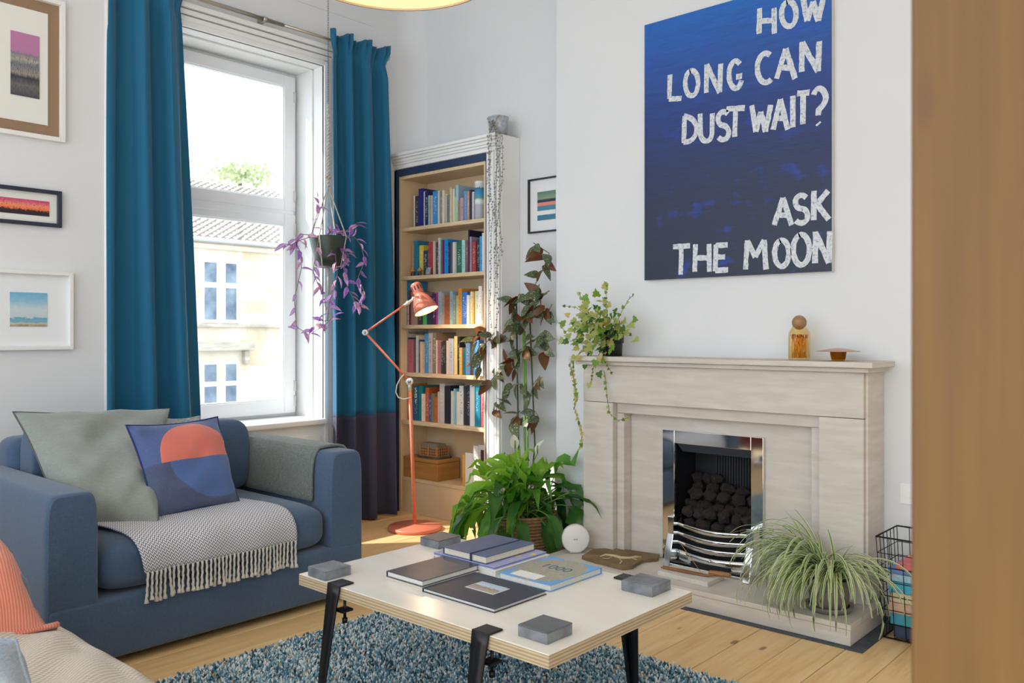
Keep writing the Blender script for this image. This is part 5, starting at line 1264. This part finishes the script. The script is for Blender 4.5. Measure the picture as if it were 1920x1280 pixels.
# ------------------------------------------------------------------ ivy on the mantel
IV = Vector((-2.665, 3.795, MZ))
ivy = thing('ivy_plant', 'trailing variegated ivy in a black pot on the mantel', 'plant', IV)
pk = M('pot_black', '1b1d22', .45)
MB().lathe([(0, .0005), (.052, .0005), (.055, .06), (.055, .07), (.062, .07), (.063, .14), (.057, .14), (.05, .08), (.045, .02), (0, .02)], 28, Matrix.Translation(IV), close=False).build('pot', pk, ivy)
im = [leaf_mat('ivy_green', '6c9432', .4, '88a848'), leaf_mat('ivy_lime', 'a3b454', .45, 'c8cc84'), leaf_mat('ivy_dark', '47742c', .35), leaf_mat('ivy_gold', 'c2b258', .45, 'd6cc8a')]
def ivy_leaf(s, m_):
    lob = [(0, 0), (.30, -.12), (.55, .12), (.36, .38), (.42, .62), (.20, .66), (0, 1.08), (-.20, .66), (-.42, .62), (-.36, .38), (-.55, .12), (-.30, -.12)]
    vs = [(x*s, y*s, .10*s*abs(x)) for x, y in lob]+[(0, .4*s, -.05*s)]
    return MB().add(vs, [(i, (i+1) % 12, 12) for i in range(12)], 0, True).mesh('leaf', m_)
ivm = [ivy_leaf(1, m_) for m_ in im]
def put_leaf(parent, me, p, d, s, up=None):
    d = Vector(d).normalized(); n_ = (up or Vector((R.uniform(-.6, .6), -1, R.uniform(-.1, .9)))); 
    x = d.cross(n_); x = x.normalized() if x.length > .05 else d.orthogonal().normalized(); z = x.cross(d)
    mt = Matrix(((x.x, d.x, z.x, p[0]), (x.y, d.y, z.y, p[1]), (x.z, d.z, z.z, p[2]), (0, 0, 0, 1))) @ Matrix.Scale(s, 4)
    return inst(me, 'leaf', parent, mt)
vine = M('ivy_vine', '7a6a48', .7)
# vines given where they hang in front of the mantel, chimney breast and jamb
VI = [([(1135, 620), (1137, 580), (1137, 545), (1138, 532)], 3.78, 9, .024), ([(1150, 620), (1165, 585), (1178, 562), (1188, 552)], 3.78, 6, .020), ([(1110, 620), (1098, 580), (1086, 548)], 3.76, 7, .020), ([(1100, 600), (1080, 576), (1056, 573)], 3.78, 5, .016),
  ([(1095, 620), (1070, 640), (1052, 610)], 3.76, 6, .018), ([(1100, 640), (1075, 672), (1074, 700), (1080, 735), (1077, 765), (1086, 790), (1092, 815), (1088, 840)], 3.60, 26, .022), ([(1090, 650), (1068, 680), (1078, 720), (1082, 750)], 3.61, 16, .026),
  ([(1125, 650), (1132, 690), (1136, 720), (1139, 750), (1143, 775), (1158, 788), (1178, 783)], 3.62, 15, .017), ([(1120, 660), (1112, 690), (1108, 718)], 3.625, 9, .016), ([(1160, 620), (1172, 618), (1183, 628)], 3.74, 4, .018), ([(1120, 660), (1135, 680), (1148, 700)], 3.625, 6, .018)]
for pts, Y, nl, s in VI:
    w3 = [on_y(x, y, lerp(min(Y+.12, 3.79), Y, min(1, k*1.4/max(1, len(pts)-1)))) for k, (x, y) in enumerate(pts)]
    w3[0] = w3[0].lerp(IV+Vector((0, 0, .14)), .5)
    MB().tube(w3, .0016, 5).build('vine', vine, ivy)
    n = len(w3)-1
    for k in range(nl):
        s_ = (k+.6)/nl*n; i = min(int(s_), n-1); p = w3[i].lerp(w3[i+1], s_-i); d = w3[i+1]-w3[i]
        put_leaf(ivy, ivm[3 if (R.random() < .45 and Y < 3.62 and pts[0][0] < 1105) else R.choice((0, 0, 1, 1, 2))], p, d.normalized()+Vector((R.uniform(-1, 1), R.uniform(-.6, .1), R.uniform(-.8, .4))), s*R.uniform(.8, 1.2))
for k in range(190):
    u, v = R.gauss(0, .42), R.gauss(0, .45)
    x, y = 1122+u*56, 616+v*52
    Y = 3.745-.10*R.random()*(1-min(1, abs(u)))
    p = on_y(x, y, Y)
    if p.z < MZ+.01 and p.y > 3.64: p.y = 3.63
    put_leaf(ivy, R.choice([ivm[0], ivm[0], ivm[1], ivm[1], ivm[2], ivm[3]]), p, Vector((u+R.uniform(-.6, .6), -.4, -.2+v*-.5+R.uniform(-.6, .5))), R.uniform(.028, .048))
# ------------------------------------------------------------------ angel-wing begonia in the alcove
BGp = Vector((-3.40, 3.955, 0))
bg_ = thing('begonia', 'tall angel-wing begonia with spotted red-backed leaves on canes', 'plant', BGp)
MB().lathe([(0, .001), (.085, .001), (.105, .19), (.098, .19), (.08, .02), (0, .02)], 24, Matrix.Translation(BGp), close=False).build('pot', M('pot_terracotta', 'a8684a', .7), bg_)
cane = M('cane_green', '7aa04a', .5); stake = M('stake_dark', '3a4a34', .6)
bt_ = leaf_mat('begonia_top', '566848', .25, '67764f', .35, spots=('d9dccd', 12, .20)); bu = leaf_mat('begonia_under', '8f4038', .45, 'a85a48', .35); bt2 = leaf_mat('begonia_old', '8a4a2e', .4, '6d5a34', .35)
def beg_leaf(s, m1, m2, curl):
    b = MB()
    def f(u, v, o):
        w_ = .21*(math.sin(PI*v**.62))**.85+.004; a = 2*u-1
        off_ = .08*(a > 0)*math.sin(PI*v)
        return (a*(w_+off_)*s, v*s, (-.35*curl*v*v+.12*abs(a)*w_-.06)*s+o)
    b.grid(lambda u, v: f(u, v, .0004), 4, 8); n1 = len(b.f)
    b.grid(lambda u, v: f(1-u, v, -.0004), 4, 8)
    for q in range(n1, len(b.f)): b.m[q] = 1
    return b.mesh('leaf', [m1, m2])
bl_m = [beg_leaf(1, bt_, bu, .6), beg_leaf(1, bt_, bu, 1.0), beg_leaf(1, bt2, bu, .8)]
for (xa, ya2, xb, yb2, m_, r) in ((972, 835, 968, 555, stake, .005), (984, 835, 981, 600, cane, .007), (990, 835, 984, 620, cane, .005), (1003, 835, 992, 560, stake, .0045), (943, 835, 925, 700, stake, .004)):
    top = on_y(xb, yb2, 3.955); MB().tube([Vector((top.x*.4+BGp.x*.6, 3.955, .18)), on_y(xa, ya2, 3.955), top], r, 8).build('cane', m_, bg_)
BS = [([(968, 700), (960, 640), (930, 620), (905, 650), (900, 690)], 11), ([(981, 640), (985, 590), (1005, 560), (1030, 545)], 10), ([(990, 600), (1000, 540), (1020, 500), (1030, 475), (1000, 455)], 9), ([(968, 620), (960, 570), (975, 550)], 8), ([(1000, 640), (1020, 620), (1030, 660)], 6), ([(984, 650), (970, 660), (940, 690), (915, 720)], 10),
      ([(990, 760), (1000, 720), (1012, 705)], 4), ([(985, 720), (965, 720), (945, 735)], 4), ([(992, 800), (1003, 770), (1012, 785)], 4), ([(975, 770), (960, 790)], 3), ([(940, 760), (932, 740), (925, 770)], 3), ([(1000, 570), (1025, 590), (1035, 570)], 5), ([(930, 640), (905, 620), (892, 640)], 5)]
for pts, nl in BS:
    w3 = [on_y(x, y, 3.955-.05*(k/len(pts))+R.uniform(-.03, .03)) for k, (x, y) in enumerate(pts)]
    for q in w3:
        if q.y > 3.84: q.x = min(q.x, -3.18)
    MB().tube(w3, .0032, 6).build('stem', M('begonia_stem', '7d7a4a', .6), bg_)
    n = len(w3)-1
    nl = int(nl*1.6)
    for k in range(nl):
        s_ = (k+.7)/nl*n; i = min(int(s_), n-1); p = w3[i].lerp(w3[i+1], s_-i)
        d = Vector((R.uniform(-.9, .9), R.uniform(-.9, .0), R.uniform(-1.1, .25)))
        p.y = min(p.y, 4.0)
        if p.y > 3.84: p.x = min(p.x, -3.245)
        put_leaf(bg_, R.choice([bl_m[0], bl_m[0], bl_m[1], bl_m[2]]), p, d, R.uniform(.085, .135), Vector((R.uniform(-.9, .9), R.uniform(-1.4, .25), R.uniform(-.2, .9))))
# ------------------------------------------------------------------ hanging planter with purple inch plant
HX = -4.30; HP = Vector((HX, 3.126, 1.66))
hp = thing('hanging_planter', 'purple trailing inch plant in a green pot hung from a chain', 'hanging plant', HP)
cord_m = M('macrame_cord', 'c9c4b8', .8, var='a8a298', vscale=90)
MB().lathe([(0, .001), (.078, .001), (.086, .05), (.115, .172), (.115, .180), (.108, .180), (.08, .05), (.07, .012), (0, .012)], 32, Matrix.Translation(HP), close=False).build('pot', M('pot_green', '2a3a30', .35), hp)
MB().lathe([(0, .165), (.106, .167)], 20, Matrix.Translation(HP), close=False).build('soil', MATS['soil'], hp)
tp_ = on_x(617, 350, HX); tp_.y = 3.126; top_c = on_x(617, 195, HX); top_c.y = 3.126
b = MB()
zc = CEIL
chm = M('chain_steel', '7d7b76', .35, metal=.8)
z = top_c.z; k = 0
while z < CEIL-.002:
    th = k % 2
    pts = [Vector((HX+(.005*math.cos(a) if th else 0), 3.126+(0 if th else .005*math.cos(a)), z+.009+.009*math.sin(a))) for a in [2*PI*q/10 for q in range(11)]]
    b.tube(pts, .0012, 4, caps=False); z += .0145; k += 1
b.build('chain', chm, hp)
MB().tube([Vector((HX, 3.126, z_)) + Vector((.006*math.cos(z_*150), .006*math.sin(z_*150), 0)) for z_ in [lerp(tp_.z, top_c.z, q/60) for q in range(61)]], .0065, 6).build('macrame_twist', cord_m, hp)
MB().tube([Vector((HX, 3.126, z_)) + Vector((-.006*math.cos(z_*150), -.006*math.sin(z_*150), 0)) for z_ in [lerp(tp_.z, top_c.z, q/60) for q in range(61)]], .0065, 6).build('macrame_twist', cord_m, hp)
for s in (-1, 1): MB().lathe([(.0, -.008), (.007, -.005), (.009, 0), (.007, .005), (0, .008)], 10, Matrix.Translation((HX, 3.126+s*.010, tp_.z+.055))).build('bead', M('bead_wood', 'b08a5c', .6), hp)
for k in range(4):
    a = 2*PI*k/4+.5
    e = HP+Vector((.119*math.cos(a), .119*math.sin(a), .178)); lo = HP+Vector((.082*math.cos(a), .082*math.sin(a), -.002))
    MB().tube([tp_, e, HP+Vector((.095*math.cos(a), .095*math.sin(a), .06)), lo, HP+Vector((0, 0, -.012))], .0038, 6).build('strap', cord_m, hp)
MB().tube([HP+Vector((0, 0, -.012)), HP+Vector((0, 0, -.16))], [.008, .003], 6).build('cord_tail', cord_m, hp)
inch = [leaf_mat('inch_purple', 'a070b8', .4, 'c09ad0', .35, stripe=('c9b4cc', -.10)), leaf_mat('inch_violet', '8450a4', .4, 'a87cc4', .35), leaf_mat('inch_pink', 'b07aa0', .45, 'cfa8bc', .35)]
def inch_leaf(m_):
    b = MB(); b.grid(lambda u, v: ((2*u-1)*(.19*math.sin(PI*v**.7)**.9+.004), v, .10*abs(2*u-1)*math.sin(PI*v)-.25*v*v), 4, 7); return b.mesh('leaf', m_)
ilm = [inch_leaf(m_) for m_ in inch]
cx5 = lambda q: (340+q[0]/2.667, 380+q[1]/2.667)
IS = [([(660, 165), (595, 155), (575, 200), (600, 260), (600, 330), (565, 480), (575, 620), (640, 660), (720, 610), (765, 565)], 20, .04), ([(650, 170), (600, 185), (545, 212), (520, 205)], 7, .05), ([(800, 160), (865, 170), (900, 215), (918, 290), (885, 370), (912, 440), (920, 475)], 13, .05), ([(690, 170), (665, 300), (660, 350), (680, 400), (715, 450), (720, 520)], 10, .12), ([(810, 190), (832, 270), (812, 330), (830, 420), (870, 505), (900, 520)], 18, .12), ([(800, 160), (840, 130), (880, 100)], 6, .04), ([(650, 160), (672, 80), (690, 20), (680, -20)], 6, .0), ([(750, 170), (770, 260), (780, 360), (765, 420), (740, 500), (730, 590)], 14, .13), ([(720, 165), (740, 150), (790, 150)], 7, .05), ([(790, 170), (800, 230), (820, 250)], 8, .13), ([(730, 590), (690, 590), (650, 640)], 7, .05)]
for pts, nl, fwd in IS:
    w3 = [on_x(*cx5(q), HX+fwd*min(1, .4+.3*k)) for k, q in enumerate(pts)]
    MB().tube(w3, .0022, 6).build('vine', M('inch_vine', '7d6a60', .6), hp)
    n = len(w3)-1
    for k in range(nl):
        s_ = (k+.8)/nl*n; i = min(int(s_), n-1); p = w3[i].lerp(w3[i+1], s_-i); d = (w3[i+1]-w3[i]).normalized()
        put_leaf(hp, R.choice(ilm), p, d*.5+Vector((R.uniform(-.2, .8), R.uniform(-1, 1), R.uniform(-.8, .5))), R.uniform(.055, .085), Vector((R.uniform(-.2, 1), R.uniform(-.5, .5), R.uniform(.2, 1))))
# ------------------------------------------------------------------ string of hearts on the bookcase
SHP = Vector((on_y(937, 240, 4.0).x, 3.985, 2.50))
sht = thing('string_of_hearts', 'trailing string-of-hearts plant in a pale pot on the bookcase', 'plant', SHP)
MB().lathe([(0, .001), (.055, .001), (.068, .125), (.062, .125), (.05, .015), (0, .015)], 24, Matrix.Translation(SHP), close=False).build('pot', M('pot_lattice', 'c9ccd2', .6, var='9aa0aa', vscale=60, bump=.4), sht)
MB().lathe([(0, .112), (.06, .113)], 16, Matrix.Translation(SHP), close=False).build('soil', MATS['soil'], sht)
hm_ = M('hearts_leaf', '6f7a66', .6, var='8f7f78', vscale=40); b = MB(); bs = MB()
for (xs, y1) in ((917, 470), (921, 640), (931, 560), (934, 640), (938, 520), (929, 610), (914, 380), (941, 350)):
    p0 = on_y(xs+8, 212, 3.97); p0 = SHP+Vector((R.uniform(-.05, .05), -.05, .12))
    pts = [SHP+Vector((R.uniform(-.03, .03), 0, .113)), p0, on_y(xs, 255, 3.86)]
    y = 300
    while y < y1: pts.append(on_y(xs+R.uniform(-4, 4), y, 3.865)); y += 45
    bs.tube(pts, .0011, 4)
    n = len(pts)-1; L = int(n*9)
    for k in range(L):
        s_ = (k+.5)/L*n; i = min(int(s_), n-1); p = pts[i].lerp(pts[i+1], s_-i)
        q = Vector((R.uniform(-1, 1), R.uniform(-.5, .2), R.uniform(-1, .3))).normalized(); sd = q.cross(Vector((0, -1, .3))).normalized(); s2_ = R.uniform(.006, .012)
        b.add([p, p+q*s2_*.6+sd*s2_*.7, p+q*s2_*1.5, p+q*s2_*.6-sd*s2_*.7], [(0, 1, 2, 3)])
bs.build('vines', M('hearts_vine', '8a7a70', .7), sht, kind='stuff'); b.build('leaves', hm_, sht, kind='stuff')
# ------------------------------------------------------------------ wire basket with magazines
wm = M('basket_wire', '24211f', .4, metal=.5)
BK = (-1.215, -.86, 3.60, 3.86, .42)
wbk = thing('wire_basket', 'black wire basket of books and magazines beside the hearth', 'basket', (-1.04, 3.73, .004))
def bpt(u, v, t_):
    """u,v in 0..1 over the footprint, t_ height; flares to the top"""
    f = .86+.14*t_
    cx_, cy_ = (BK[0]+BK[1])/2, (BK[2]+BK[3])/2
    return Vector((cx_+(u-.5)*(BK[1]-BK[0])*f, cy_+(v-.5)*(BK[3]-BK[2])*f, .008+t_*(BK[4]-.01)))
for k, t_ in enumerate((0, .14, .28, .42, .56, .70, .84, 1)):
    MB().tube([bpt(0, 0, t_), bpt(1, 0, t_), bpt(1, 1, t_), bpt(0, 1, t_), bpt(0, 0, t_)], .0035 if t_ in (0, 1) else .0018, 6).build('hoop_wire', wm, wbk)
for k in range(8):
    u = k/7
    for v in (0, 1): MB().tube([bpt(u, v, 0), bpt(u, v, 1)], .0018, 6).build('upright_wire', wm, wbk)
    MB().tube([bpt(u, 0, 0), bpt(u, 1, 0)], .0018, 6).build('floor_wire', wm, wbk)
for k in range(1, 6):
    v = k/6
    for u in (0, 1): MB().tube([bpt(u, v, 0), bpt(u, v, 1)], .0018, 6).build('upright_wire', wm, wbk)
stackz = .0125
for k, (c, h, lab) in enumerate((('3a4566', .05, 'navy book lowest in the wire basket'), ('2f86b4', .045, 'blue and green book in the lower half of the wire basket'), ('c9a088', .045, 'tan and pink book midway up the wire basket'), ('d9c49a', .04, 'cream book in the middle of the wire basket'), ('2fa0c4', .045, 'bright turquoise book high in the wire basket'), ('b9c4cc', .03, 'pale grey magazine high in the wire basket'), ('4a90c0', .02, 'thin blue magazine near the top of the wire basket'), ('d0506a', .022, 'pink paperback lying uppermost in the wire basket'))):
    ins = .035-.002*k
    x0, x1, y0, y1 = BK[0]+ins+.01+R.uniform(0, .012), BK[1]-ins-R.uniform(0, .05), BK[2]+ins+R.uniform(-.004, .006), BK[3]-ins-R.uniform(0, .04)
    if k == 7: x0 += .03
    o, mt = flat_book('basket_book', lab, x0, x1, y0, y1, stackz, h, M('basket_book_%d' % k, c, .5, var={0: '2a3048', 1: '4aa890', 2: 'd9b89c', 3: 'e0d2b4', 4: '4ab4d4', 5: '7fc0d8', 6: '8a7ab8', 7: 'e08a6a'}[k], vscale=9), pgw, spine='y0')
    stackz += h+.0008

# red armchair standing left of the camera, mirrored in the chrome of the fire
ra = thing('red_armchair', 'dark red upholstered armchair outside the left edge of the picture', 'armchair', (-3.6, -.25, 0))
redf = fabric('red_fabric', '7d2a28', '8f3a34')
MB().box(-3.95, -3.22, -.60, .12, .16, .30).build('base', redf, ra, bevel=.03, seg=3)
cushion_box(-3.84, -3.21, -.50, .02, .30, .44, 'seat_cushion', redf, ra)
MB().box(-4.08, -3.86, -.60, .12, .16, .88).build('backrest', redf, ra, bevel=.06, seg=4)
for y0 in (-.62, .03): MB().box(-3.90, -3.24, y0, y0+.11, .16, .60).build('arm', redf, ra, bevel=.04, seg=4)
for (x, y) in ((-3.28, -.54), (-3.28, .06), (-3.98, -.54), (-3.98, .06)): MB().tube([(x, y, 0), (x, y, .162)], [.016, .024], 10).build('leg', MATS['leg_wood'], ra)
